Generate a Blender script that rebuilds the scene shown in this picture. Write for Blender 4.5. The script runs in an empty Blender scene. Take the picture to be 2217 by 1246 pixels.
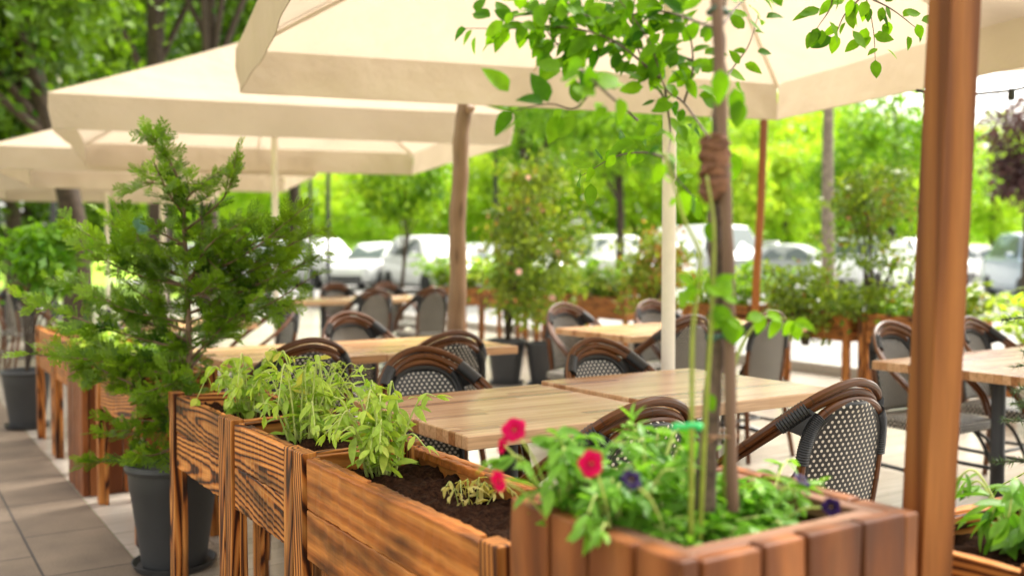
import bpy, math, random
import numpy as np
from mathutils import Vector, Matrix

rng = random.Random(11)
nr = np.random.default_rng(11)
S = bpy.context.scene
COL = S.collection
R = math.radians
PI = math.pi

# ------------------------------------------------------------------ camera
F = 2150.0
YAW, PITCH, CAMZ = R(32.8), R(2.18), 1.25
CAM = Vector((0, 0, CAMZ))
FW = Vector((math.sin(YAW) * math.cos(PITCH), math.cos(YAW) * math.cos(PITCH), -math.sin(PITCH)))
RT = Vector((math.cos(YAW), -math.sin(YAW), 0))
UP = RT.cross(FW)


def at(px, py, d):
    return CAM + (FW + RT * ((px - 1108.5) / F) + UP * ((623 - py) / F)) * d


def on(px, py, z):
    r = FW + RT * ((px - 1108.5) / F) + UP * ((623 - py) / F)
    return CAM + r * ((z - CAMZ) / r.z)


cd = bpy.data.cameras.new('camera')
cam = bpy.data.objects.new('camera', cd)
COL.objects.link(cam)
cd.sensor_width = 36.0
cd.lens = F / 2217 * 36
cd.clip_start = 0.05
cd.clip_end = 600
cd.dof.use_dof = True
cd.dof.focus_distance = 2.6
cd.dof.aperture_fstop = 1.95
M3 = Matrix((RT, UP, -FW)).transposed()
cam.matrix_world = Matrix.Translation(CAM) @ M3.to_4x4()
S.camera = cam


# ------------------------------------------------------------------ materials
def mat(name):
    m = bpy.data.materials.new(name)
    m.use_nodes = True
    nt = m.node_tree
    nt.nodes.clear()
    out = nt.nodes.new('ShaderNodeOutputMaterial')
    return m, nt, out


def N(nt, typ, ins=None, **props):
    n = nt.nodes.new('ShaderNode' + typ)
    for k, v in props.items():
        setattr(n, k, v)
    for k, v in (ins or {}).items():
        s = n.inputs[k]
        if isinstance(v, bpy.types.NodeSocket):
            nt.links.new(v, s)
        elif isinstance(v, bpy.types.Node):
            nt.links.new(v.outputs[0], s)
        else:
            if s.type == 'RGBA' and len(v) == 3:
                v = (*v, 1)
            s.default_value = v
    return n


def MA(nt, op, a, b=0.0, c=0.0):
    n = nt.nodes.new('ShaderNodeMath')
    n.operation = op
    for i, v in enumerate((a, b, c)):
        if isinstance(v, bpy.types.Node):
            v = v.outputs[0]
        if isinstance(v, bpy.types.NodeSocket):
            nt.links.new(v, n.inputs[i])
        else:
            n.inputs[i].default_value = v
    return n.outputs[0]


def MIX(nt, fac, a, b, blend='MIX'):
    n = nt.nodes.new('ShaderNodeMix')
    n.data_type = 'RGBA'
    n.blend_type = blend
    for s, v in ((n.inputs[0], fac), (n.inputs[6], a), (n.inputs[7], b)):
        if isinstance(v, bpy.types.Node):
            v = v.outputs[0]
        if isinstance(v, bpy.types.NodeSocket):
            nt.links.new(v, s)
        else:
            s.default_value = v if not isinstance(v, tuple) or len(v) == 4 else (*v, 1)
    return n.outputs[2]


def RAMP(nt, fac, stops, interp='LINEAR'):
    n = nt.nodes.new('ShaderNodeValToRGB')
    n.color_ramp.interpolation = interp
    el = n.color_ramp.elements
    while len(el) < len(stops):
        el.new(0.5)
    for e, (p, c) in zip(el, stops):
        e.position = p
        e.color = (*c, 1) if len(c) == 3 else c
    nt.links.new(fac if isinstance(fac, bpy.types.NodeSocket) else fac.outputs[0], n.inputs[0])
    return n.outputs[0]


def ATT(nt, name):
    n = nt.nodes.new('ShaderNodeAttribute')
    n.attribute_name = name
    return n


def BUMP(nt, h, strength=0.3, dist=0.005):
    return N(nt, 'Bump', {'Height': h, 'Strength': strength, 'Distance': dist}).outputs[0]


def PR(nt, out, col, rough=0.5, metal=0.0, normal=None, **kw):
    ins = {'Base Color': col, 'Roughness': rough, 'Metallic': metal}
    if normal is not None:
        ins['Normal'] = normal
    ins.update(kw)
    p = N(nt, 'BsdfPrincipled', ins)
    nt.links.new(p.outputs[0], out.inputs[0])
    return p


def plain(name, col, rough=0.5, metal=0.0, var=0.12, scale=25, bump=0.1, **kw):
    m, nt, out = mat(name)
    tc = N(nt, 'TexCoord')
    no = N(nt, 'TexNoise', {'Vector': tc.outputs['Object'], 'Scale': scale, 'Detail': 5.0})
    d = tuple(c * (1 - var) for c in col)
    l = tuple(min(1, c * (1 + var)) for c in col)
    c = RAMP(nt, no.outputs[0], [(0.3, d), (0.7, l)])
    PR(nt, out, c, rough, metal, BUMP(nt, no.outputs[0], bump, 0.003), **kw)
    return m


def wood(name, stops, ring=18.0, dist=9.0, burn=0.6, burncol=(0.022, 0.009, 0.004), rough=0.5, lenscale=0.3, fib=0.3, blot=3.0, dsc=0.3):
    """rings of a slanted log cut, stretched along the grain (gc.x), plus fibres and scorched patches"""
    m, nt, out = mat(name)
    gc = ATT(nt, 'gc').outputs['Vector']
    mp = N(nt, 'Mapping', {'Vector': gc, 'Scale': (lenscale, 1, 1)})
    wv = N(nt, 'TexWave', {'Vector': mp.outputs[0], 'Scale': ring, 'Distortion': dist, 'Detail': 1.0, 'Detail Scale': dsc, 'Detail Roughness': 0.35},
           wave_type='RINGS', rings_direction='X')
    c = RAMP(nt, wv.outputs['Fac'], stops)
    mf = N(nt, 'Mapping', {'Vector': gc, 'Scale': (2.5, 150, 150)})
    fb = N(nt, 'TexNoise', {'Vector': mf.outputs[0], 'Scale': 1.0, 'Detail': 2.0})
    fr = RAMP(nt, fb.outputs[0], [(0.3, (1 - fib,) * 3), (0.7, (1.0 + fib * 0.35,) * 3)])
    c = MIX(nt, 1.0, c, fr, 'MULTIPLY')
    mb = N(nt, 'Mapping', {'Vector': gc, 'Scale': (blot, blot * 4, blot * 4)})
    bn = N(nt, 'TexNoise', {'Vector': mb.outputs[0], 'Scale': 1.0, 'Detail': 3.0, 'Roughness': 0.55})
    bf = RAMP(nt, bn.outputs[0], [(0.48, (0, 0, 0)), (0.74, (burn,) * 3)])
    c = MIX(nt, bf, c, burncol)
    mk = N(nt, 'Mapping', {'Vector': gc, 'Scale': (2.3, 9.5, 9.5)})
    vo = N(nt, 'TexVoronoi', {'Vector': mk.outputs[0], 'Scale': 1.0})
    kf = RAMP(nt, vo.outputs['Distance'], [(0.04, (0.9, 0.9, 0.9)), (0.10, (0.55, 0.55, 0.55)), (0.17, (0, 0, 0))])
    c = MIX(nt, kf, c, burncol)
    rv = ATT(nt, 'rnd').outputs['Fac']
    tone = RAMP(nt, rv, [(0.0, (0.72, 0.68, 0.64)), (1.0, (1.15, 1.12, 1.08))])
    c = MIX(nt, 1.0, c, tone, 'MULTIPLY')
    h = MA(nt, 'ADD', wv.outputs['Fac'], MA(nt, 'MULTIPLY', fb.outputs[0], 0.8))
    PR(nt, out, c, rough, 0.0, BUMP(nt, h, 0.3, 0.0025), **{'Specular IOR Level': 0.22})
    return m


W_PLANTER = wood('scorched_pine', [(0.0, (0.0280, 0.0072, 0.0023)), (0.13, (0.1000, 0.0243, 0.0045)), (0.3, (0.3600, 0.1125, 0.0210)), (0.7, (0.5000, 0.1845, 0.0413)), (1.0, (0.6000, 0.2565, 0.0675))],
                 ring=19, dist=15, burn=0.85, dsc=0.24)
W_PLANTER2 = wood('scorched_pine_soft', [(0.0, (0.34, 0.1062, 0.0195)), (0.4, (0.42, 0.1395, 0.0270)), (1.0, (0.54, 0.2115, 0.0488))],
                  ring=9, dist=8, burn=0.95, blot=3.6, dsc=0.25)
W_BOX = wood('stained_plank', [(0.0, (0.125, 0.037, 0.010)), (0.5, (0.20, 0.062, 0.016)), (1.0, (0.27, 0.096, 0.030))], ring=3, dist=7, burn=0.75,
             burncol=(0.06, 0.022, 0.012), fib=0.12, blot=3.5)
W_RIM = wood('greyed_rim', [(0.0, (0.19, 0.085, 0.050)), (1.0, (0.30, 0.16, 0.10))], ring=9, dist=6, burn=0.5, burncol=(0.07, 0.03, 0.02), fib=0.2, blot=5)
W_POST = wood('planed_post', [(0.0, (0.17, 0.052, 0.010)), (0.35, (0.29, 0.098, 0.020)), (1.0, (0.36, 0.135, 0.032))], ring=7, dist=9, burn=0.6, burncol=(0.13, 0.042, 0.015), fib=0.12, lenscale=0.08, blot=1.2)
W_RUSTIC = wood('debarked_pole', [(0.0, (0.17, 0.10, 0.055)), (0.5, (0.26, 0.165, 0.095)), (1.0, (0.33, 0.215, 0.13))], ring=10, dist=6, burn=0.3, burncol=(0.12, 0.07, 0.04), fib=0.3)
W_STAKE = wood('weathered_stake', [(0.0, (0.10, 0.052, 0.034)), (0.6, (0.18, 0.105, 0.075)), (1.0, (0.24, 0.15, 0.11))], ring=18, dist=6, burn=0.55, burncol=(0.08, 0.038, 0.026), fib=0.3)


def table_wood():
    m, nt, out = mat('butcher_block')
    gc = ATT(nt, 'gc').outputs['Vector']
    sp = N(nt, 'SeparateXYZ', {0: gc})
    row = MA(nt, 'FLOOR', MA(nt, 'DIVIDE', sp.outputs[1], 0.036))
    shift = N(nt, 'TexWhiteNoise', {'W': row}, noise_dimensions='1D')
    seg = MA(nt, 'FLOOR', MA(nt, 'ADD', MA(nt, 'DIVIDE', sp.outputs[0], 0.55), MA(nt, 'MULTIPLY', shift.outputs[0], 7.3)))
    cell = N(nt, 'CombineXYZ', {0: row, 1: seg, 2: 0.0})
    wn = N(nt, 'TexWhiteNoise', {'Vector': cell}, noise_dimensions='3D')
    base = RAMP(nt, wn.outputs[0], [(0.0, (0.28, 0.125, 0.050)), (0.3, (0.42, 0.222, 0.100)), (0.65, (0.50, 0.290, 0.145)), (1.0, (0.58, 0.375, 0.21))])
    mf = N(nt, 'Mapping', {'Vector': gc, 'Scale': (3.0, 90, 90)})
    fb = N(nt, 'TexNoise', {'Vector': mf.outputs[0], 'Scale': 1.0, 'Detail': 5.0, 'Distortion': 0.6})
    fr = RAMP(nt, fb.outputs[0], [(0.3, (0.7, 0.66, 0.6)), (0.6, (1.05, 1.05, 1.05))])
    c = MIX(nt, 1.0, base, fr, 'MULTIPLY')
    fy = MA(nt, 'FRACT', MA(nt, 'DIVIDE', sp.outputs[1], 0.036))
    ln = MA(nt, 'LESS_THAN', fy, 0.06)
    c = MIX(nt, MA(nt, 'MULTIPLY', ln, 0.6), c, (0.16, 0.075, 0.03))
    PR(nt, out, c, 0.24, 0.0, BUMP(nt, fb.outputs[0], 0.08, 0.001), **{'Specular IOR Level': 0.4})
    return m


W_TABLE = table_wood()


def weave():
    m, nt, out = mat('cane_weave')
    gc = ATT(nt, 'gc').outputs['Vector']
    sp = N(nt, 'SeparateXYZ', {0: gc})
    pu, pv = 0.0205, 0.0135
    v = MA(nt, 'DIVIDE', sp.outputs[1], pv)
    row = MA(nt, 'FLOOR', v)
    odd = MA(nt, 'MULTIPLY', MA(nt, 'MODULO', MA(nt, 'ABSOLUTE', row), 2.0), 0.5)
    u = MA(nt, 'ADD', MA(nt, 'DIVIDE', sp.outputs[0], pu), odd)
    fu = MA(nt, 'MULTIPLY', MA(nt, 'SUBTRACT', MA(nt, 'FRACT', MA(nt, 'ADD', u, 50.0)), 0.5), 1.5)
    fv = MA(nt, 'SUBTRACT', MA(nt, 'FRACT', MA(nt, 'ADD', v, 50.0)), 0.5)
    d = MA(nt, 'SQRT', MA(nt, 'ADD', MA(nt, 'MULTIPLY', fu, fu), MA(nt, 'MULTIPLY', fv, fv)))
    k = N(nt, 'MapRange', {'Value': d, 'From Min': 0.365, 'From Max': 0.265, 'To Min': 0.0, 'To Max': 1.0}).outputs[0]
    k = MA(nt, 'MULTIPLY', k, MA(nt, 'LESS_THAN', sp.outputs[2], 0.5))
    wn = N(nt, 'TexNoise', {'Vector': gc, 'Scale': 90.0})
    cr = RAMP(nt, wn.outputs[0], [(0.3, (0.50, 0.44, 0.35)), (0.7, (0.66, 0.60, 0.50))])
    c = MIX(nt, k, (0.009, 0.009, 0.009), cr)
    PR(nt, out, c, 0.42, 0.0, BUMP(nt, k, 0.5, 0.003))
    return m


WEAVE = weave()


def rattan():
    m, nt, out = mat('rattan_tube')
    gc = ATT(nt, 'gc').outputs['Vector']
    mp = N(nt, 'Mapping', {'Vector': gc, 'Scale': (6, 120, 120)})
    no = N(nt, 'TexNoise', {'Vector': mp.outputs[0], 'Scale': 1.0, 'Detail': 4.0})
    c = RAMP(nt, no.outputs[0], [(0.3, (0.042, 0.012, 0.002)), (0.55, (0.100, 0.032, 0.006)), (0.75, (0.155, 0.055, 0.011))])
    sp = N(nt, 'SeparateXYZ', {0: gc})
    jt = MA(nt, 'LESS_THAN', MA(nt, 'FRACT', MA(nt, 'DIVIDE', sp.outputs[0], 0.23)), 0.02)
    c = MIX(nt, MA(nt, 'MULTIPLY', jt, 0.7), c, (0.03, 0.012, 0.006))
    PR(nt, out, c, 0.34, 0.0, BUMP(nt, no.outputs[0], 0.1, 0.001), **{'Specular IOR Level': 0.35})
    return m


RATTAN = rattan()
BLACKCANE = plain('black_cane', (0.011, 0.011, 0.011), 0.42, var=0.4, scale=180, bump=0.3)
BLACKMETAL = plain('black_iron', (0.02, 0.02, 0.021), 0.45, var=0.2)
WHITEMETAL = plain('cream_metal', (0.72, 0.66, 0.56), 0.4, var=0.04)
GREYPLASTIC = plain('dark_grey_plastic', (0.030, 0.031, 0.032), 0.55, var=0.1, scale=12)
BLACKPLASTIC = plain('black_plastic', (0.015, 0.015, 0.016), 0.5, var=0.15, scale=12)
GREENTAPE = plain('green_plastic_tape', (0.02, 0.42, 0.10), 0.4, var=0.1)
DARKTIE = plain('dark_green_tie', (0.015, 0.07, 0.045), 0.5)
TWINE = plain('jute_twine', (0.24, 0.13, 0.07), 0.85, var=0.3, scale=120)


def burlap():
    m, nt, out = mat('burlap')
    gc = ATT(nt, 'gc').outputs['Vector']
    mp = N(nt, 'Mapping', {'Vector': gc, 'Scale': (130, 25, 25)})
    no = N(nt, 'TexNoise', {'Vector': mp.outputs[0], 'Scale': 1.0, 'Detail': 4.0})
    c = RAMP(nt, no.outputs[0], [(0.3, (0.07, 0.028, 0.014)), (0.7, (0.24, 0.105, 0.055))])
    PR(nt, out, c, 0.9, 0.0, BUMP(nt, no.outputs[0], 0.8, 0.006))
    return m


BURLAP = burlap()


def fabric():
    m, nt, out = mat('cream_canvas')
    tc = N(nt, 'TexCoord')
    no = N(nt, 'TexNoise', {'Vector': tc.outputs['Object'], 'Scale': 2.2, 'Detail': 5.0})
    fine = N(nt, 'TexNoise', {'Vector': tc.outputs['Object'], 'Scale': 500.0, 'Detail': 2.0})
    c = RAMP(nt, no.outputs[0], [(0.2, (0.49, 0.405, 0.305)), (0.8, (0.575, 0.48, 0.37))])
    nb = BUMP(nt, MA(nt, 'ADD', MA(nt, 'MULTIPLY', no.outputs[0], 4.0), MA(nt, 'MULTIPLY', fine.outputs[0], 0.1)), 0.4, 0.04)
    d = N(nt, 'BsdfDiffuse', {'Color': c, 'Normal': nb})
    t = N(nt, 'BsdfTranslucent', {'Color': c, 'Normal': nb})
    mx = N(nt, 'MixShader', {0: 0.40, 1: d.outputs[0], 2: t.outputs[0]})
    nt.links.new(mx.outputs[0], out.inputs[0])
    return m


FABRIC = fabric()


def leafmat(name, dark, light, trans=0.45, rough=0.45, spec=0.35, warm=None):
    m, nt, out = mat(name)
    rv = ATT(nt, 'rnd').outputs['Fac']
    stops = [(0.0, dark), (0.9, light)] + ([(1.0, warm)] if warm else [])
    c = RAMP(nt, rv, stops)
    tc = N(nt, 'TexCoord')
    no = N(nt, 'TexNoise', {'Vector': tc.outputs['Object'], 'Scale': 60.0, 'Detail': 2.0})
    c2 = MIX(nt, 1.0, c, RAMP(nt, no.outputs[0], [(0.3, (0.8, 0.8, 0.8)), (0.7, (1.1, 1.1, 1.1))]), 'MULTIPLY')
    p = N(nt, 'BsdfPrincipled', {'Base Color': c2, 'Roughness': rough, 'Specular IOR Level': spec})
    tcx = MIX(nt, 1.0, c2, (1.25, 1.3, 0.7), 'MULTIPLY')
    t = N(nt, 'BsdfTranslucent', {'Color': tcx})
    mx = N(nt, 'MixShader', {0: trans, 1: p.outputs[0], 2: t.outputs[0]})
    nt.links.new(mx.outputs[0], out.inputs[0])
    return m


L_HERB = leafmat('herb_leaf', (0.21, 0.37, 0.03), (0.50, 0.63, 0.10), 0.48, warm=(0.55, 0.50, 0.09))
L_STEM = leafmat('herb_stem', (0.42, 0.52, 0.13), (0.55, 0.60, 0.20), 0.25)
L_CANE = leafmat('green_cane', (0.17, 0.22, 0.02), (0.26, 0.30, 0.04), 0.15)
L_DRY = leafmat('dry_leaf', (0.36, 0.30, 0.06), (0.58, 0.50, 0.16), 0.4)
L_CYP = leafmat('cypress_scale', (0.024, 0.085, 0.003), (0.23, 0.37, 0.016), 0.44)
L_CYPT = plain('cypress_twig', (0.16, 0.095, 0.055), 0.8, var=0.3)
L_TREE = leafmat('young_tree_leaf', (0.035, 0.125, 0.002), (0.19, 0.38, 0.008), 0.5, rough=0.6, spec=0.15)
L_PET = leafmat('petunia_leaf', (0.06, 0.20, 0.012), (0.22, 0.44, 0.04), 0.42)
L_DARK = leafmat('shaded_crown_leaf', (0.018, 0.065, 0.002), (0.16, 0.29, 0.008), 0.42)  # shade of the under-lit crowns is put into this darker leaf green
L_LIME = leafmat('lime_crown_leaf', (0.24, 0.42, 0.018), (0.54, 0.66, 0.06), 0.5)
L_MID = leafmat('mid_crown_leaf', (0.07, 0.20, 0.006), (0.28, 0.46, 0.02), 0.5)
L_SHRUB = leafmat('shrub_leaf', (0.06, 0.14, 0.010), (0.30, 0.37, 0.035), 0.42, warm=(0.40, 0.17, 0.06))
L_PURPLE = leafmat('purple_leaf', (0.045, 0.02, 0.028), (0.12, 0.055, 0.06), 0.35)
L_JUN = leafmat('juniper_scale', (0.05, 0.11, 0.008), (0.24, 0.32, 0.022), 0.4, warm=(0.30, 0.15, 0.05))
L_SPRUCE = leafmat('spruce_needle', (0.03, 0.07, 0.03), (0.10, 0.15, 0.06), 0.25)
PETAL_RED = leafmat('petunia_petal', (0.36, 0.0, 0.035), (0.50, 0.001, 0.075), 0.3, spec=0.1)
PETAL_DARK = leafmat('pansy_petal', (0.002, 0.0004, 0.004), (0.014, 0.001, 0.045), 0.05, spec=0.1)
PETAL_PINK = leafmat('pink_petal', (0.75, 0.35, 0.36), (0.9, 0.55, 0.52), 0.4)
BARK = plain('bark', (0.05, 0.034, 0.022), 0.9, var=0.45, scale=14, bump=0.8)
BARK_YOUNG = plain('young_bark', (0.095, 0.062, 0.043), 0.85, var=0.5, scale=60, bump=0.6)
BARK_PALE = plain('pale_bark', (0.19, 0.15, 0.115), 0.9, var=0.4, scale=14, bump=0.7)


def soilmat():
    m, nt, out = mat('potting_soil')
    tc = N(nt, 'TexCoord')
    no = N(nt, 'TexNoise', {'Vector': tc.outputs['Object'], 'Scale': 90.0, 'Detail': 6.0, 'Roughness': 0.7})
    c = RAMP(nt, no.outputs[0], [(0.35, (0.008, 0.003, 0.0015)), (0.55, (0.032, 0.013, 0.006)), (0.78, (0.085, 0.038, 0.018))])
    PR(nt, out, c, 0.95, 0.0, BUMP(nt, no.outputs[0], 0.9, 0.01), **{'Specular IOR Level': 0.08})
    return m


SOIL = soilmat()


def pavement_mat():
    m, nt, out = mat('stone_paving')
    tc = N(nt, 'TexCoord')
    mp = N(nt, 'Mapping', {'Vector': tc.outputs['Object'], 'Rotation': (0, 0, R(90)), 'Location': (0.1, 0.27, 0)})
    br = N(nt, 'TexBrick', {'Vector': mp.outputs[0], 'Color1': (0.15, 0.108, 0.072, 1), 'Color2': (0.205, 0.152, 0.105, 1), 'Mortar': (0.045, 0.033, 0.025, 1),
                            'Scale': 1.0, 'Mortar Size': 0.006, 'Mortar Smooth': 0.3, 'Brick Width': 0.62, 'Row Height': 0.40})
    no = N(nt, 'TexNoise', {'Vector': tc.outputs['Object'], 'Scale': 160.0, 'Detail': 5.0, 'Roughness': 0.75})
    no2 = N(nt, 'TexNoise', {'Vector': tc.outputs['Object'], 'Scale': 3.0, 'Detail': 5.0})
    c = MIX(nt, 1.0, br.outputs[0], RAMP(nt, no.outputs[0], [(0.32, (0.45, 0.45, 0.45)), (0.68, (1.4, 1.36, 1.32))]), 'MULTIPLY')
    c = MIX(nt, 1.0, c, RAMP(nt, no2.outputs[0], [(0.3, (0.66, 0.65, 0.64)), (0.7, (1.16, 1.16, 1.15))]), 'MULTIPLY')
    h = MA(nt, 'SUBTRACT', MA(nt, 'MULTIPLY', no.outputs[0], 0.3), br.outputs['Fac'])
    PR(nt, out, c, 0.75, 0.0, BUMP(nt, h, 0.5, 0.006))
    return m


def terrace_mat():
    m, nt, out = mat('pale_floor_boards')
    tc = N(nt, 'TexCoord')
    mp = N(nt, 'Mapping', {'Vector': tc.outputs['Object'], 'Rotation': (0, 0, 0)})
    br = N(nt, 'TexBrick', {'Vector': mp.outputs[0], 'Color1': (0.38, 0.335, 0.28, 1), 'Color2': (0.47, 0.425, 0.37, 1), 'Mortar': (0.22, 0.19, 0.15, 1),
                            'Scale': 1.0, 'Mortar Size': 0.003, 'Brick Width': 1.2, 'Row Height': 0.2})
    ms = N(nt, 'Mapping', {'Vector': tc.outputs['Object'], 'Scale': (3, 40, 1)})
    no = N(nt, 'TexNoise', {'Vector': ms.outputs[0], 'Scale': 1.0, 'Detail': 5.0})
    c = MIX(nt, 1.0, br.outputs[0], RAMP(nt, no.outputs[0], [(0.3, (0.78, 0.77, 0.75)), (0.7, (1.06, 1.06, 1.06))]), 'MULTIPLY')
    PR(nt, out, c, 0.22, 0.0, BUMP(nt, MA(nt, 'SUBTRACT', no.outputs[0], br.outputs['Fac']), 0.1, 0.002))
    return m


def ground_mat(name, a, b, scale, rough=0.9, bump=0.3):
    m, nt, out = mat(name)
    tc = N(nt, 'TexCoord')
    no = N(nt, 'TexNoise', {'Vector': tc.outputs['Object'], 'Scale': scale, 'Detail': 8.0, 'Roughness': 0.65})
    no2 = N(nt, 'TexNoise', {'Vector': tc.outputs['Object'], 'Scale': scale * 0.05, 'Detail': 4.0})
    c = RAMP(nt, MA(nt, 'MULTIPLY', MA(nt, 'ADD', no.outputs[0], no2.outputs[0]), 0.5), [(0.35, a), (0.65, b)])
    PR(nt, out, c, rough, 0.0, BUMP(nt, no.outputs[0], bump, 0.02))
    return m


# ------------------------------------------------------------------ mesh building
class MB:
    def __init__(s):
        s.v, s.f, s.g, s.r, s.m, s.n = [], [], [], [], [], 0

    def add(s, vs, fs, gc=None, rnd=None, mi=0):
        vs = np.asarray(vs, dtype=np.float64).reshape(-1, 3)
        n = len(vs)
        s.v.append(vs)
        s.g.append(vs.copy() if gc is None else np.asarray(gc, dtype=np.float64).reshape(-1, 3))
        s.r.append(np.full(n, rng.random() if rnd is None else rnd) if not isinstance(rnd, np.ndarray) else rnd)
        o = s.n
        s.f.extend([tuple(i + o for i in f) for f in fs])
        s.m.extend([mi] * len(fs))
        s.n += n

    def box(s, c, size, grain=0, rot=None, seg=1, jit=0.0, mi=0, rnd=None, straight=False):
        """box centred at c; grain = axis index of the wood grain; seg subdivides along it"""
        sx = np.array(size) / 2
        a = grain
        b, d = [i for i in range(3) if i != a]
        ts = np.linspace(-1, 1, seg + 1)
        vs = []
        for t in ts:
            for (p, q) in ((-1, -1), (1, -1), (1, 1), (-1, 1)):
                v = [0, 0, 0]
                v[a] = t * sx[a]
                v[b] = p * sx[b] + (rng.uniform(-jit, jit) if jit else 0)
                v[d] = q * sx[d] + (rng.uniform(-jit, jit) if jit else 0)
                vs.append(v)
        vs = np.array(vs)
        fs = []
        for i in range(seg):
            o = i * 4
            for k in range(4):
                fs.append((o + k, o + (k + 1) % 4, o + 4 + (k + 1) % 4, o + 4 + k))
        fs.append((3, 2, 1, 0))
        o = seg * 4
        fs.append((o, o + 1, o + 2, o + 3))
        if (a == 0 and True) or a == 2:
            pass
        off = np.array([rng.uniform(-3, 3), rng.uniform(-0.035, 0.035), rng.uniform(-0.06, 0.06)])
        tilt = rng.uniform(-0.13, 0.13)
        gc = np.stack([vs[:, a], vs[:, b] + 0.03 * vs[:, a], vs[:, d] + (0 if straight else tilt) * vs[:, a]], 1) + (0 if straight else off)
        if rot is not None:
            vs = vs @ np.array(rot).T
        s.add(vs + np.array(c), fs, gc, rnd, mi)

    def tube(s, path, rad, n=8, closed=False, caps=True, mi=0, rnd=None, flat=1.0):
        P = np.array([tuple(p) for p in path], dtype=float)
        k = len(P)
        rad = np.full(k, rad) if np.isscalar(rad) else np.array(rad, dtype=float)
        if closed:
            T = np.roll(P, -1, 0) - np.roll(P, 1, 0)
        else:
            T = np.gradient(P, axis=0)
        T /= np.linalg.norm(T, axis=1)[:, None] + 1e-12
        a = np.array([0, 0, 1.0]) if abs(T[0][2]) < 0.9 else np.array([1.0, 0, 0])
        u = np.cross(T[0], a)
        u /= np.linalg.norm(u)
        vs, gc = [], []
        arc = 0.0
        off = rng.uniform(0, 5)
        ang = np.linspace(0, 2 * PI, n, endpoint=False)
        for i in range(k):
            u = u - T[i] * np.dot(u, T[i])
            u /= np.linalg.norm(u) + 1e-12
            w = np.cross(T[i], u)
            if i:
                arc += np.linalg.norm(P[i] - P[i - 1])
            ring = P[i] + rad[i] * (np.cos(ang)[:, None] * u + flat * np.sin(ang)[:, None] * w)
            vs.append(ring)
            gc.append(np.stack([np.full(n, arc + off), rad[i] * np.cos(ang), rad[i] * np.sin(ang)], 1))
        fs = []
        for i in range(k if closed else k - 1):
            j = (i + 1) % k
            for q in range(n):
                fs.append((i * n + q, i * n + (q + 1) % n, j * n + (q + 1) % n, j * n + q))
        if caps and not closed:
            fs.append(tuple(range(n - 1, -1, -1)))
            fs.append(tuple((k - 1) * n + q for q in range(n)))
        s.add(np.concatenate(vs), fs, np.concatenate(gc), rnd, mi)

    def lathe(s, prof, n=32, c=(0, 0, 0), mi=0, rnd=None):
        ang = np.linspace(0, 2 * PI, n, endpoint=False)
        vs = []
        for r, z in prof:
            vs.append(np.stack([r * np.cos(ang), r * np.sin(ang), np.full(n, z)], 1))
        fs = []
        for i in range(len(prof) - 1):
            for q in range(n):
                fs.append((i * n + q, i * n + (q + 1) % n, (i + 1) * n + (q + 1) % n, (i + 1) * n + q))
        if prof[0][0] > 1e-4:
            fs.append(tuple(range(n - 1, -1, -1)))
        if prof[-1][0] > 1e-4:
            fs.append(tuple((len(prof) - 1) * n + q for q in range(n)))
        s.add(np.concatenate(vs) + np.array(c), fs, None, rnd, mi)

    def build(s, name, mats, parent=None, smooth=False, bevel=0.0, loc=None, angle=35):
        me = bpy.data.meshes.new(name)
        V = np.concatenate(s.v) if s.v else np.zeros((0, 3))
        me.from_pydata(V.tolist(), [], s.f)
        G = np.concatenate(s.g).astype(np.float32)
        at_ = me.attributes.new('gc', 'FLOAT_VECTOR', 'POINT')
        at_.data.foreach_set('vector', G.ravel())
        ar = me.attributes.new('rnd', 'FLOAT', 'POINT')
        ar.data.foreach_set('value', np.concatenate(s.r).astype(np.float32))
        for m in (mats if isinstance(mats, (list, tuple)) else [mats]):
            me.materials.append(m)
        if isinstance(mats, (list, tuple)) and len(mats) > 1:
            me.polygons.foreach_set('material_index', np.array(s.m, dtype=np.int32))
        if smooth:
            me.polygons.foreach_set('use_smooth', np.ones(len(s.f), dtype=bool))
            if smooth == 'angle':
                me.set_sharp_from_angle(angle=R(angle))
        me.update()
        o = bpy.data.objects.new(name, me)
        COL.objects.link(o)
        if bevel:
            b = o.modifiers.new('bevel', 'BEVEL')
            b.width = bevel
            b.segments = 2
            b.limit_method = 'ANGLE'
            b.angle_limit = R(50)
        if parent is not None:
            o.parent = parent
        if loc is not None:
            o.location = loc
        return o


def tag(o, label, cat=None, group=None, kind=None):
    if label:
        o['label'] = label
    if cat:
        o['category'] = cat
    if group:
        o['group'] = group
    if kind:
        o['kind'] = kind
    return o


def thing(name, label, cat, loc=(0, 0, 0), rz=0.0, group=None):
    o = bpy.data.objects.new(name, None)
    o.empty_display_size = 0.1
    COL.objects.link(o)
    o.location = loc
    o.rotation_euler = (0, 0, rz)
    return tag(o, label, cat, group)


def dup(root, loc, rz, label, scale=None):
    r = root.copy()
    COL.objects.link(r)
    r.location = loc
    r.rotation_euler = (0, 0, rz)
    if scale:
        r.scale = scale
    r['label'] = label
    for ch in list(root.children):
        c = ch.copy()
        COL.objects.link(c)
        c.parent = r
        for g in list(ch.children):
            d = g.copy()
            COL.objects.link(d)
            d.parent = c
    return r


def spline(pts, n=8):
    P = [np.array(tuple(p), dtype=float) for p in pts]
    P = [2 * P[0] - P[1]] + P + [2 * P[-1] - P[-2]]
    out = []
    for i in range(1, len(P) - 2):
        for k in range(n):
            t = k / n
            a, b, c, d = P[i - 1], P[i], P[i + 1], P[i + 2]
            out.append(0.5 * ((2 * b) + (c - a) * t + (2 * a - 5 * b + 4 * c - d) * t * t + (3 * b - a - 3 * c + d) * t ** 3))
    out.append(P[-2])
    return out


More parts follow.
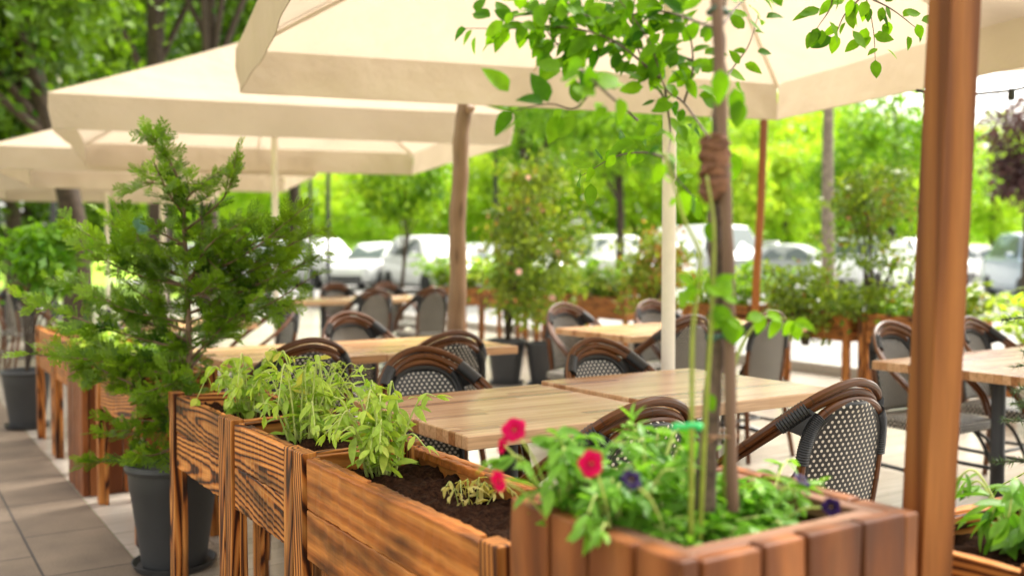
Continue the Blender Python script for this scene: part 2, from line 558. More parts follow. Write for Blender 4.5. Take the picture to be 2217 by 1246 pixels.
def frame(d, upv=(0, 0, 1)):
    """rotation whose +Y is d and whose +Z is as near upv as can be"""
    d = np.array(tuple(d), dtype=float)
    d /= np.linalg.norm(d) + 1e-12
    u = np.array(tuple(upv), dtype=float)
    x = np.cross(d, u)
    if np.linalg.norm(x) < 1e-3:
        x = np.cross(d, np.array([1.0, 0.2, 0]))
    x /= np.linalg.norm(x)
    z = np.cross(x, d)
    return np.stack([x, d, z], 1)


# leaf template: blade along +Y, fold along the midrib, tip curling down
def leaf_tpl(width=0.42, fold=0.12, curl=0.25, peak=0.42, rows=6):
    vs, fs = [], []
    ts = np.linspace(0, 1, rows)
    for t in ts:
        w = width / 2 * (math.sin(PI * t ** (math.log(0.5) / math.log(peak))) ** 0.8 if 0 < t < 1 else 0.012)
        z = -curl * t * t
        vs += [(-w, t, z + fold * w * 2), (0, t, z), (w, t, z + fold * w * 2)]
    for i in range(rows - 1):
        o = i * 3
        fs += [(o, o + 1, o + 4, o + 3), (o + 1, o + 2, o + 5, o + 4)]
    return np.array(vs), fs


LEAFS = [leaf_tpl(0.34, 0.15, 0.30, 0.52), leaf_tpl(0.38, 0.25, 0.10, 0.55), leaf_tpl(0.32, 0.10, 0.5, 0.5)]
LEAFB = [leaf_tpl(0.60, 0.12, 0.15, 0.40), leaf_tpl(0.54, 0.2, 0.30, 0.38), leaf_tpl(0.62, 0.08, -0.1, 0.42)]
LEAFN = [leaf_tpl(0.26, 0.15, 0.35), leaf_tpl(0.24, 0.2, 0.15)]


def put_leaf(mb, tpls, pos, d, size, upv=None, rnd=None, mi=0):
    v, f = rng.choice(tpls)
    if upv is None:
        upv = (rng.gauss(0, 0.45), rng.gauss(0, 0.45), 1)
    M = frame(d, upv) * size
    mb.add(v @ M.T + np.array(tuple(pos)), f, None, rng.random() if rnd is None else rnd, mi)


def randdir(upbias=0.0):
    v = Vector((rng.gauss(0, 1), rng.gauss(0, 1), rng.gauss(0, 1) + upbias))
    return v.normalized()


# quads-only mesh for crowns
def crown_mesh(name, pos, nrm_up, size, m, parent=None, aspect=0.55, rnd=None):
    pos = np.asarray(pos)
    n = len(pos)
    d = nr.normal(size=(n, 3))
    d[:, 2] -= 0.5
    d /= np.linalg.norm(d, axis=1)[:, None]
    u = nr.normal(size=(n, 3)) * (1 - nrm_up) + np.array([0, 0, 1.0]) * nrm_up * 1.6
    x = np.cross(d, u)
    x /= np.linalg.norm(x, axis=1)[:, None] + 1e-9
    z = np.cross(x, d)
    sz = (size * nr.uniform(0.6, 1.35, n))[:, None]
    w = sz * aspect / 2
    V = np.stack([pos, pos + d * sz * 0.45 + x * w + z * w * 0.25, pos + d * sz, pos + d * sz * 0.45 - x * w + z * w * 0.25], 1).reshape(-1, 3)
    Fc = np.arange(n * 4, dtype=np.int32)
    me = bpy.data.meshes.new(name)
    me.vertices.add(n * 4)
    me.vertices.foreach_set('co', V.astype(np.float32).ravel())
    me.loops.add(n * 4)
    me.loops.foreach_set('vertex_index', Fc)
    me.polygons.add(n)
    me.polygons.foreach_set('loop_start', np.arange(0, n * 4, 4, dtype=np.int32))
    me.polygons.foreach_set('loop_total', np.full(n, 4, dtype=np.int32))
    me.update(calc_edges=True)
    ar = me.attributes.new('rnd', 'FLOAT', 'POINT')
    rv = nr.random(n) if rnd is None else rnd
    ar.data.foreach_set('value', np.repeat(rv, 4).astype(np.float32))
    me.materials.append(m)
    o = bpy.data.objects.new(name, me)
    COL.objects.link(o)
    if parent is not None:
        o.parent = parent
    return o


# ------------------------------------------------------------------ setting
def sheet(name, x0, x1, y0, y1, z, m, nx=1, ny=1, fn=None):
    mb = MB()
    xs, ys = np.linspace(x0, x1, nx + 1), np.linspace(y0, y1, ny + 1)
    vs = [(x, y, z + (fn(x, y) if fn else 0)) for y in ys for x in xs]
    fs = [(j * (nx + 1) + i, j * (nx + 1) + i + 1, (j + 1) * (nx + 1) + i + 1, (j + 1) * (nx + 1) + i) for j in range(ny) for i in range(nx)]
    mb.add(vs, fs)
    o = mb.build(name, m, smooth=bool(fn))
    o['kind'] = 'structure'
    return o


ASPHALT = ground_mat('asphalt', (0.24, 0.235, 0.225), (0.34, 0.33, 0.315), 60)
GRASS = ground_mat('lawn_grass', (0.20, 0.40, 0.015), (0.38, 0.56, 0.04), 9)
sheet('ground', -300, 300, -120, 400, -0.02, GRASS)
sheet('road', 8.2, 62, -30, 60, -0.004, ASPHALT)
sheet('pavement', -8, 0.87, -6, 60, 0.0, pavement_mat())
sheet('terrace_floor', 0.872, 8.0, -6, 26, 0.0, terrace_mat())
mbk = MB()
mbk.box((8.1, 12, 0.03), (0.2, 50, 0.16), 1)
tag(mbk.build('kerb', plain('kerb_stone', (0.36, 0.34, 0.31), 0.8), bevel=0.01), None, kind='structure')


# grass bank behind the parked cars (runs across the line of sight)
def bank():
    mb = MB()
    nx, ny = 60, 14
    vs, fs = [], []
    a = Vector((math.sin(YAW), math.cos(YAW), 0))
    for j in range(ny + 1):
        dd = 40 + j * 5
        for i in range(nx + 1):
            l = -50 + i * 2
            p = a * dd + RT * l
            t = j / ny
            z = -0.3 + 3.4 * (1 - (1 - min(1, t * 1.6)) ** 2) + 0.35 * math.sin(l * 0.31 + j) * t
            vs.append((p.x, p.y, z))
    for j in range(ny):
        for i in range(nx):
            o = j * (nx + 1) + i
            fs.append((o, o + 1, o + nx + 2, o + nx + 1))
    mb.add(vs, fs)
    o = mb.build('hill', GRASS, smooth=True)
    o['kind'] = 'structure'


bank()


# ------------------------------------------------------------------ planters
def soil_mesh(x0, x1, y0, y1, z, parent, amp=0.012):
    mb = MB()
    nx, ny = max(8, int((x1 - x0) / 0.012)), max(8, int((y1 - y0) / 0.012))
    X, Y = np.meshgrid(np.linspace(x0, x1, nx + 1), np.linspace(y0, y1, ny + 1))
    Z = np.zeros_like(X)
    for _ in range(26):
        fx, fy, ph = rng.uniform(-90, 90), rng.uniform(-90, 90), rng.uniform(0, 6)
        Z += np.sin(X * fx + Y * fy + ph)
    Z = z + amp * Z / 5 + nr.normal(size=X.shape) * 0.0035
    vs = np.stack([X.ravel(), Y.ravel(), Z.ravel()], 1)
    fs = [(j * (nx + 1) + i, j * (nx + 1) + i + 1, (j + 1) * (nx + 1) + i + 1, (j + 1) * (nx + 1) + i) for j in range(ny) for i in range(nx)]
    mb.add(vs, fs)
    return mb.build('soil', SOIL, parent, smooth=True)


PW = 0.345


def planter(label, loc, L, rz=0.0, H=0.74, group='scorched wooden planters on legs', bm=None):
    """raised trough: length along local +Y from 0 to L, width PW along local +X, four board legs"""
    t = thing('wooden_planter', label, 'planter', loc, rz, group)
    pw, pt = 0.062, 0.042
    for (x, y) in ((pt / 2, pw / 2), (pt / 2, L - pw / 2), (PW - pt / 2, pw / 2), (PW - pt / 2, L - pw / 2)):
        mb = MB()
        mb.box((x, y, H / 2 + 0.003), (pt, pw, H + rng.uniform(0, 0.006)), 2, seg=10, jit=0.0012)
        mb.box((x + (0.012 if x < PW / 2 else -0.012), y + (0.044 if y < L / 2 else -0.044), H / 2 - 0.002), (0.018, 0.022, H - 0.004), 2, seg=8, jit=0.001)
        mb.build('leg', W_PLANTER, t, bevel=0.003)
    bh, bt = 0.125, 0.024
    for x in (0.008 + bt / 2, PW - 0.008 - bt / 2):
        mb = MB()
        for k in range(2):
            mb.box((x, L / 2, H - 0.006 - bh / 2 - k * (bh + 0.002)), (bt, L - 2 * pw - 0.026, bh), 1, seg=30, jit=0.0017)
        # rough cap strips along the top
        y = pw + 0.05
        while y < L - pw - 0.09:
            l = min(rng.uniform(0.16, 0.3), L - pw - 0.03 - y)
            w = rng.uniform(0.014, 0.026)
            xi = x + (bt / 2 + w / 2 - 0.002) * (1 if x < PW / 2 else -1)
            mb.box((xi, y + l / 2, H - 0.018 + rng.uniform(-0.003, 0.002)), (w, l - 0.003, 0.022), 1, seg=14, jit=0.002)
            y += l
        mb.build('side_board', bm or W_PLANTER, t, bevel=0.003)
    for y in (0.012 + bt / 2, L - 0.012 - bt / 2):
        mb = MB()
        for k in range(2):
            mb.box((PW / 2, y, H - 0.012 - bh / 2 - k * (bh + 0.002)), (PW - 2 * pt - 0.004, bt, bh), 0, seg=10, jit=0.0017)
        mb.build('end_board', bm or W_PLANTER, t, bevel=0.003)
    mb = MB()
    mb.box((PW / 2, L / 2, H - 0.255), (PW - 0.09, L - 0.08, 0.018), 1)
    mb.build('bottom_board', bm or W_PLANTER, t)
    soil_mesh(0.032, PW - 0.032, 0.037, L - 0.037, H - 0.055, t)
    return t


XR = 0.885
P1 = planter('scorched wooden planter with wilting broad-leaved herb, beside the cypress pot', (XR, 2.985, 0), 0.665)
P2 = planter('middle scorched planter with swirling grain holding a tangled herb clump', (XR, 2.405, 0), 0.575)
P3 = planter('scorched planter with dark bare soil, touching the red-brown plank box', (XR, 1.42, 0), 0.98, bm=W_PLANTER2)
P4 = planter('scorched planter just beyond the potted cypress, half hidden by its fronds', (XR + 0.03, 4.32, 0), 0.90)
P5 = planter('small scorched planter beyond the far plank box in the street row', (XR + 0.02, 5.92, 0), 0.60)
P6 = planter('last scorched planter of the street row, next to the far grey pot', (XR + 0.02, 6.56, 0), 0.70)
# the row turning across the terrace front
P7 = planter('scorched planter behind the tall planed post with drooping herbs, lower right corner', (1.545, 1.19, 0), 1.1, rz=-PI / 2)
# far row along the parking side
BACKY = [3.2, 4.5, 5.6, 6.7, 8.6, 9.7, 10.8, 12.2]
BACKL = ['low planter with clipped leafy hedge in front of the parked white sedan', 'wooden planter under the loose olive shrub in the parking-side row',
         'reddish planter leg row behind the rightmost chair of the middle table', 'planter with bright low greenery behind the cream umbrella pole',
         'planter behind the pair of floor pots in the parking-side row', 'sunlit orange planter just right of the rustic pole',
         'planter behind the rustic pole in the parking-side row', 'most distant planter of the parking-side row']
BACKP = []
for i, (y, lb) in enumerate(zip(BACKY, BACKL)):
    BACKP.append(planter(lb, (7.05, y, 0), 1.0, H=0.56 if i == 0 else 0.72, group='planters along the parking side'))


def plank_box(label, x0, y0, sx, sy, H):
    t = thing('plank_box', label, 'planter', (x0, y0, 0))
    th = 0.03

    def side(n, w, f):
        mb = MB()
        e = np.array([0] + sorted(rng.uniform(-0.12, 0.12) / n + k / n for k in range(1, n)) + [1]) * w
        for k in range(n):
            a, b = e[k] + 0.003, e[k + 1] - 0.003
            h = H - rng.uniform(0, 0.008)
            c, s = f((a + b) / 2, b - a)
            c, s = list(c), list(s)
            c[2] = h / 2 + 0.001
            s[2] = h
            mb.box(c, s, 2, seg=12, jit=0.0015)
        mb.build('side_panel', W_BOX, t, bevel=0.004)
    side(4, sy, lambda m, w: ((th / 2, m, 0), (th, w, 0)))
    side(4, sy, lambda m, w: ((sx - th / 2, m, 0), (th, w, 0)))
    side(4, sx - 2 * th - 0.004, lambda m, w: ((th + 0.002 + m, th / 2, 0), (w, th, 0)))
    side(4, sx - 2 * th - 0.004, lambda m, w: ((th + 0.002 + m, sy - th / 2, 0), (w, th, 0)))
    mb = MB()
    z, r = H - 0.022, 0.03
    mb.box((th + 0.003 + r / 2, sy / 2, z), (r, sy - 2 * th - 0.006, 0.03), 1, seg=8, jit=0.001)
    mb.box((sx - th - 0.003 - r / 2, sy / 2, z), (r, sy - 2 * th - 0.006, 0.03), 1, seg=8, jit=0.001)
    mb.box((sx / 2, th + 0.003 + r / 2, z), (sx - 2 * th - 0.05, r, 0.03), 0, seg=8, jit=0.001)
    mb.box((sx / 2, sy - th - 0.003 - r / 2, z), (sx - 2 * th - 0.05, r, 0.03), 0, seg=8, jit=0.001)
    mb.build('rim', W_RIM, t, bevel=0.003)
    soil_mesh(th + 0.004, sx - th - 0.004, th + 0.004, sy - th - 0.004, H - 0.085, t)
    return t


BH = 0.865
bx0, by0, bsx, bsy = 0.835, 0.905, 0.475, 0.40
plank_box('tall red-brown plank box planter with petunias and a staked young tree', bx0, by0, bsx, bsy, BH)
plank_box('upright plank box standing between scorched planters of the street row', XR - 0.01, 5.36, 0.40, 0.45, 0.68)

# ------------------------------------------------------------------ posts and poles
t = thing('wooden_post', 'tall planed square timber post beside the red-brown plank box', 'post', (0, 0, 0))
pb = at(2003, 1246, 1.62)
pt_ = at(2067, 0, 1.62)
d = (pt_ - pb).normalized()
base = pb - d * (pb.z / d.z)
top = pb + d * ((2.45 - pb.z) / d.z)
t.location = base
L = (top - base).length
mb = MB()
zax = d
xax = Vector((math.cos(R(-18)), math.sin(R(-18)), 0))
yax = zax.cross(xax).normalized()
xax = yax.cross(zax)
rot = Matrix((xax, yax, zax)).transposed()
mb.box(d * (L / 2), (0.058, 0.058, L), 2, rot=np.array(rot), seg=16, jit=0.0006)
mb.build('shaft', W_POST, t, bevel=0.002)
mb = MB()
mb.box((0, 0, 0.004), (0.12, 0.12, 0.008), 0)
mb.build('foot_plate', BLACKMETAL, t)

b0 = on(985, 541 + 1.25 * F / 6.4, 0.0)
t = thing('rustic_pole', 'crooked debarked log pole behind the tables, under the big canopy', 'pole', b0)
pts = [at(984, 800, 6.4) - b0, at(986, 715, 6.4) - b0, at(992, 600, 6.4) - b0, at(990, 480, 6.4) - b0, at(997, 380, 6.4) - b0, at(998, 300, 6.4) - b0, at(1006, 230, 6.4) - b0, at(1006, 180, 6.4) - b0]
pts = [Vector((0, 0, 0))] + pts
mb = MB()
sp = spline(pts, 6)
mb.tube(sp, [0.062 - 0.014 * i / len(sp) + 0.002 * math.sin(i * 1.3) for i in range(len(sp))], 14)
mb.build('shaft', W_RUSTIC, t, smooth='angle')
mb = MB()
kp = at(1020, 238, 6.35) - b0
mb.tube([kp - Vector((0.03, 0, 0)), kp + Vector((0.0, 0, 0.01)), kp + Vector((0.02, 0, 0.02))], [0.03, 0.028, 0.016], 10)
mb.build('knot', W_RUSTIC, t, smooth='angle')

b0 = on(1634, 541 + 1.25 * F / 8.6, 0.0)
mb = MB()
p1, p2 = at(1637, 620, 8.6) - b0, at(1654, 270, 8.6) - b0
dd = p2 - p1
mb.tube(spline([Vector((0, 0, 0)), p1, p1 + dd * 0.5 + Vector((0.01, 0, 0)), p2, p2 + dd * 0.25], 5), 0.034, 10)
o = mb.build('timber_pole', W_POST, smooth='angle', loc=b0)
tag(o, 'slim leaning brown timber pole below the far right canopy corner', 'pole')


# ------------------------------------------------------------------ umbrellas
def umbrella(label, cx, cy, rz, s=1.68, zv=2.09, vh=0.235, zp=3.12):
    t = thing('parasol', label, 'parasol', (cx, cy, 0), rz, 'cream square parasols over the terrace')
    ze = zv + vh
    per = []
    K = 14
    for (ax, ay, bx, by) in ((-1, -1, 1, -1), (1, -1, 1, 1), (1, 1, -1, 1), (-1, 1, -1, -1)):
        for k in range(K):
            q = k / K
            per.append((ax + (bx - ax) * q, ay + (by - ay) * q, q))
    M = len(per)
    rows = 16
    vs = []
    t0 = 0.07

    def surf(x, y, q, tt):
        # slope from peak to edge; cloth sags a little between the eight ribs, edges pull in between corners
        frac = (q * 2) % 1.0
        sag = math.sin(PI * frac)
        pull = 1 - 0.012 * math.sin(PI * q) * tt * tt
        z = zp + (ze - zp) * (tt ** 0.93) - 0.05 * sag * math.sin(PI * tt)
        ce = min(q, 1 - q)
        z += 0.011 * math.sin(ce * 62) * math.exp(-ce * 11) * math.sin(PI * tt) + 0.004 * math.sin(q * 31 + x * 3) * math.sin(PI * tt)
        return (x * s * tt * pull, y * s * tt * pull, z)
    for i in range(rows + 1):
        tt = t0 + (1 - t0) * i / rows
        for (x, y, q) in per:
            vs.append(surf(x, y, q, tt))
    fs = []
    for i in range(rows):
        for k in range(M):
            fs.append((i * M + k, i * M + (k + 1) % M, (i + 1) * M + (k + 1) % M, (i + 1) * M + k))
    mb = MB()
    mb.add(vs, fs)
    for k in range(4):
        a = [vs[i * M + k * K] for i in range(rows + 1)]
        mb.tube([(p[0], p[1], p[2] + 0.001) for p in a], 0.004, 6)
    can = mb.build('canopy', FABRIC, t, smooth='angle', angle=24)
    # top vent
    mb = MB()
    vv = [(0, 0, zp + 0.06)]
    for (x, y, q) in per:
        vv.append((x * s * 0.10, y * s * 0.10, zp - 0.02))
    mb.add(vv, [(0, 1 + k, 1 + (k + 1) % M) for k in range(M)])
    mb.build('vent', FABRIC, can)
    # valance with open corners, hem and gentle ripple
    mb = MB()
    for sd in range(4):
        rowsv = 5
        n = 40
        vs, fs = [], []
        a = per[sd * K]
        b = per[((sd + 1) % 4) * K]
        ph = rng.uniform(0, 6)
        for j in range(rowsv + 1):
            h = j / rowsv
            for k in range(n + 1):
                q = k / n
                qq = min(max(q, 0.001), 0.999)
                x, y = a[0] + (b[0] - a[0]) * qq, a[1] + (b[1] - a[1]) * qq
                p = Vector(surf(x, y, q, 1.0))
                nrm = Vector((a[0] + b[0], a[1] + b[1], 0)).normalized()
                ce = min(q, 1 - q)
                rip = (0.007 * math.sin(q * 13 + ph) + 0.003 * math.sin(q * 37 + ph * 2)) * h + 0.012 * math.sin(ce * 70 + h * 4) * math.exp(-ce * 13) * math.sin(PI * min(1, h * 1.1))
                edge = math.exp(-min(q, 1 - q) * 28)
                tang = Vector((b[0] - a[0], b[1] - a[1], 0)).normalized() * (edge * max(0, h - 0.55) * 0.05 * (1 if q < 0.5 else -1))
                vs.append(p + nrm * (rip - 0.02 * h) + tang + Vector((0, 0, -vh * h)))
        for j in range(rowsv):
            for k in range(n):
                o = j * (n + 1) + k
                fs.append((o, o + 1, o + n + 2, o + n + 1))
        mb.add([tuple(v) for v in vs], fs)
        mb.tube([tuple(v) for v in vs[-(n + 1):]], 0.002, 5)
    mb.build('valance', FABRIC, t, smooth=True)
    # ribs
    rp = [(-1, -1), (0, -1), (1, -1), (1, 0), (1, 1), (0, 1), (-1, 1), (-1, 0)]
    for (x, y) in rp:
        mb = MB()
        pull = 1.0 if x and y else 0.984
        pa = Vector((x * s * 0.04, y * s * 0.04, zp - 0.06))
        pts = []
        for k in range(9):
            tt = 0.04 + 0.955 * k / 8
            z = zp + (ze - zp) * (tt ** 0.93) - 0.026
            pts.append((x * s * tt * (1 + (pull - 1) * tt * tt), y * s * tt * (1 + (pull - 1) * tt * tt), z))
        mb.tube(pts, 0.0115, 6)
        mb.build('rib', WHITEMETAL, t, smooth='angle')
        mb = MB()
        tt = 0.52
        mb.tube([(x * 0.04, y * 0.04, zp - 0.62), (x * s * tt, y * s * tt, zp + (ze - zp) * (tt ** 0.93) - 0.045)], 0.009, 6)
        mb.build('strut', WHITEMETAL, t, smooth='angle')
    mb = MB()
    mb.tube([(0, 0, 0.06), (0, 0, zp + 0.02)], 0.03, 16)
    mb.build('pole', WHITEMETAL, t, smooth='angle')
    mb = MB()
    mb.lathe([(0.034, zp - 0.68), (0.06, zp - 0.67), (0.06, zp - 0.58), (0.034, zp - 0.57)], 16)
    mb.build('hub', WHITEMETAL, t, smooth='angle')
    mb = MB()
    mb.box((0, 0, 0.03), (0.5, 0.5, 0.06), 0)
    mb.lathe([(0.05, 0.06), (0.045, 0.3), (0.034, 0.31)], 16)
    mb.build('base', GREYPLASTIC, t, bevel=0.008)
    return t


umbrella('nearest cream parasol spreading over the front tables, its ribs seen from below', 2.92, 3.27, R(-13.5), 1.70)
umbrella('second cream parasol with slim pole, behind the cypress, partly under the nearest canopy', 3.20, 9.08, R(-13.5), 1.76, 2.12, 0.25, 3.3)
umbrella('third cream parasol, its corner cut by the left picture edge', 3.05, 12.75, R(-13.5), 1.68)
umbrella('most distant low cream parasol in front of the dark tree trunk', 3.2, 17.0, R(-13.5), 1.70)
umbrella('cream parasol peeking out right of the tall timber post', 6.25, 2.35, R(31), 1.30, 2.5, 0.25, 3.2)


# ------------------------------------------------------------------ tables
def table_proto(label, loc, rz=0.0, sx=0.751, sy=0.76):
    t = thing('bistro_table', label, 'table', loc, rz, 'wooden topped terrace tables')
    mb = MB()
    mb.box((0, 0, 0.73), (sx, sy, 0.04), 0, rnd=0.5, straight=True)
    mb.build('tabletop', W_TABLE, t, bevel=0.004)
    mb = MB()
    mb.box((0, 0, 0.7), (0.4, 0.06, 0.012), 0)
    mb.box((0, 0, 0.694), (0.06, 0.4, 0.012), 0)
    mb.build('bracket', BLACKMETAL, t)
    mb = MB()
    mb.lathe([(0.03, 0.05), (0.03, 0.3), (0.036, 0.31), (0.036, 0.34), (0.03, 0.35), (0.03, 0.69)], 14)
    mb.build('column', BLACKMETAL, t, smooth='angle')
    mb = MB()
    for k in range(4):
        a = PI / 4 + k * PI / 2
        mb.tube([(0.02 * math.cos(a), 0.02 * math.sin(a), 0.075), (0.18 * math.cos(a), 0.18 * math.sin(a), 0.05), (0.30 * math.cos(a), 0.30 * math.sin(a), 0.012)], [0.024, 0.02, 0.016], 8)
    mb.build('base', BLACKMETAL, t, smooth='angle')
    return t


TB = table_proto('pale wood table by the scorched planters, its corner nearest the camera', (1.712, 2.675, 0))
TABS = [(2.474, 2.675, 'wood table joined to the nearest one, under the cream umbrella pole'),
        (1.70, 4.72, 'wood table behind the two woven chairs in the second row, cypress side'),
        (2.46, 4.72, 'wood table of the second row nearest the rustic log pole'),
        (4.07, 4.84, 'wood table whose sharp corner stands left of the cream pole, middle distance'),
        (4.83, 4.84, 'wood table behind the staked tree, joined to the middle-distance one'),
        (4.18, 2.51, 'glaring pale table crossing behind the timber post, corner in view'),
        (4.94, 2.51, 'glaring pale table at the right picture edge'),
        (3.86, 9.55, 'far wood table seen through the cypress fronds'),
        (4.62, 9.55, 'far wood table ending at the rustic log pole'),
        (1.85, 7.05, 'wood table hidden behind the cypress')]
for (x, y, lb) in TABS:
    dup(TB, (x, y, 0), PI if rng.random() < 0.5 else 0, lb, (1, 1, 1.016) if y == 2.675 else None)


# ------------------------------------------------------------------ chairs
def chair_proto(label):
    t = thing('rattan_chair', label, 'chair', (0, 0, 0), 0, 'woven rattan bistro chairs')
    half = [(0.210, 0.18, 0.44), (0.234, 0.125, 0.54), (0.245, 0.025, 0.625), (0.234, -0.08, 0.702), (0.192, -0.17, 0.778), (0.115, -0.238, 0.850)]
    pts = [Vector(p) for p in half] + [Vector((0, -0.262, 0.882))] + [Vector((-p[0], p[1], p[2])) for p in reversed(half)]
    hoop = [Vector(tuple(p)) for p in spline(pts, 8)]
    cen = Vector((0, -0.03, 0.58))
    inner = []
    for p in hoop:
        dv = (cen - p)
        dv.y *= 0.25
        inner.append(p + dv.normalized() * 0.027)
    mb = MB()
    mb.tube(hoop, 0.0124, 10)
    mb.tube(inner, 0.0114, 10)
    # forward third strand that sits lower, as in cane hoops
    mb.build('arm_hoop', RATTAN, t, smooth='angle')
    # back frame (inverted U) and woven panel
    hb = [(0.148, -0.185, 0.45), (0.158, -0.205, 0.60), (0.154, -0.222, 0.71), (0.130, -0.238, 0.778), (0.075, -0.252, 0.818)]
    bp = [Vector(p) for p in hb] + [Vector((0, -0.256, 0.831))] + [Vector((-p[0], p[1], p[2])) for p in reversed(hb)]
    fr = [Vector(tuple(p)) for p in spline(bp, 8)]
    mb = MB()
    mb.tube(fr, 0.0125, 10)
    mb.build('back_frame', RATTAN, t, smooth='angle')
    mb = MB()
    ed = []
    for p in fr:
        dv = Vector((0, p.y, 0.60)) - p
        ed.append(p + dv.normalized() * 0.019 + Vector((0, 0.002, 0)))
    mb.tube(ed, 0.0105, 8)
    mb.build('edge_binding', BLACKCANE, t, smooth='angle')
    # panel grid from frame halves
    h = len(fr) // 2
    vs, gc, fs = [], [], []
    nu = 12
    for i in range(h + 1):
        a, b = fr[i], fr[len(fr) - 1 - i]
        for k in range(nu + 1):
            q = k / nu
            p = a.lerp(b, q)
            bow = 0.022 * math.sin(PI * q) * min(1, (h - i) / 6)
            vs.append((p.x, p.y - bow, p.z))
            gc.append((p.x, p.z, 0))
    for i in range(h):
        for k in range(nu):
            o = i * (nu + 1) + k
            fs.append((o, o + 1, o + nu + 2, o + nu + 1))
    mb = MB()
    mb.add(vs, fs, gc)
    pn = mb.build('back_panel', WEAVE, t, smooth=True)
    so = pn.modifiers.new('thick', 'SOLIDIFY')
    so.thickness = 0.008
    so.offset = 0
    # black cane bindings at the shoulders
    for s in (1, -1):
        seg = [(p + q) / 2 for p, q in zip(hoop, inner) if 0.140 < s * p.x < 0.202 and p.y < -0.13]
        seg = [Vector(tuple(v)) for v in spline(seg, 5)]
        mb = MB()
        mb.tube(seg, [0.0245 + 0.0013 * math.sin(i * 2.1) for i in range(len(seg))], 12)
        up = [p for p in fr if s * p.x > 0.1 and 0.655 < p.z < 0.792]
        up = [Vector(tuple(v)) for v in spline(up, 5)]
        mb.tube(up, [0.0185 + 0.0014 * math.sin(i * 2.1) for i in range(len(up))], 10)
        # web of cane between the hoop and the upright
        m_, n_ = len(seg), len(up)
        vs, fs = [], []
        sg = seg if seg[0].z < seg[-1].z else seg[::-1]
        ug = up if up[0].z < up[-1].z else up[::-1]
        for i in range(10):
            a = sg[int(i / 9 * (m_ - 1))]
            b = ug[int((0.45 + 0.55 * i / 9) * (n_ - 1))]
            vs += [tuple(a + Vector((0, 0.008, 0))), tuple(b + Vector((0, 0.008, 0))), tuple(b - Vector((0, 0.008, 0))), tuple(a - Vector((0, 0.008, 0)))]
        for i in range(9):
            o = i * 4
            for k in range(4):
                fs.append((o + k, o + (k + 1) % 4, o + 4 + (k + 1) % 4, o + 4 + k))
        mb.add(vs, fs)
        mb.build('shoulder_wrap', BLACKCANE, t, smooth='angle')
    # seat
    mb = MB()
    vs, gc, fs = [], [], []

    def sq(a, hw, hd):
        c, s_ = math.cos(a), math.sin(a)
        p = 5.0
        k = (abs(c) ** p + abs(s_) ** p) ** (-1 / p)
        return hw * k * c, hd * k * s_
    n = 40
    rings = [(0.0, 0.446), (0.5, 0.448), (0.9, 0.447), (0.985, 0.440), (1.0, 0.428), (1.0, 0.404), (0.96, 0.396), (0.0, 0.396)]
    arc = 0
    for j, (k, z) in enumerate(rings):
        for i in range(n):
            a = 2 * PI * i / n
            x, y = sq(a, 0.222, 0.215)
            vs.append((x * k, y * k + 0.005, z))
            gc.append((x * k, y * k, 0) if j < 3 else (a * 0.215, z * 1.0 + 0.3, 0))
    for j in range(len(rings) - 1):
        for i in range(n):
            fs.append((j * n + i, j * n + (i + 1) % n, (j + 1) * n + (i + 1) % n, (j + 1) * n + i))
    mb.add(vs, fs, gc)
    mb.build('seat', WEAVE, t, smooth='angle')
    for (p, q) in (((0.2, 0.19, 0.4), (0.215, 0.215, 0)), ((-0.2, 0.19, 0.4), (-0.215, 0.215, 0)), ((0.15, -0.185, 0.46), (0.195, -0.255, 0)), ((-0.15, -0.185, 0.46), (-0.195, -0.255, 0))):
        mb = MB()
        mb.tube([p, Vector(p).lerp(Vector(q), 0.5), q], [0.0155, 0.0155, 0.014], 10)
        mb.build('leg', RATTAN, t, smooth='angle')
    for (p, q) in (((0.208, 0.2, 0.2), (0.175, -0.215, 0.2)), ((-0.208, 0.2, 0.2), (-0.175, -0.215, 0.2)), ((0.19, 0.0, 0.2), (-0.19, 0.0, 0.2))):
        mb = MB()
        mb.tube([p, q], 0.010, 8)
        mb.build('stretcher', BLACKCANE, t, smooth='angle')
    for s in (1, -1):
        mb = MB()
        mb.tube(spline([(s * 0.21, 0.2, 0.22), (s * 0.17, 0.2, 0.33), (s * 0.08, 0.2, 0.39)], 5), 0.009, 8)
        mb.tube(spline([(s * 0.208, 0.185, 0.22), (s * 0.205, 0.12, 0.34), (s * 0.2, 0.04, 0.395)], 5), 0.009, 8)
        mb.build('brace', BLACKCANE, t, smooth='angle')
    return t


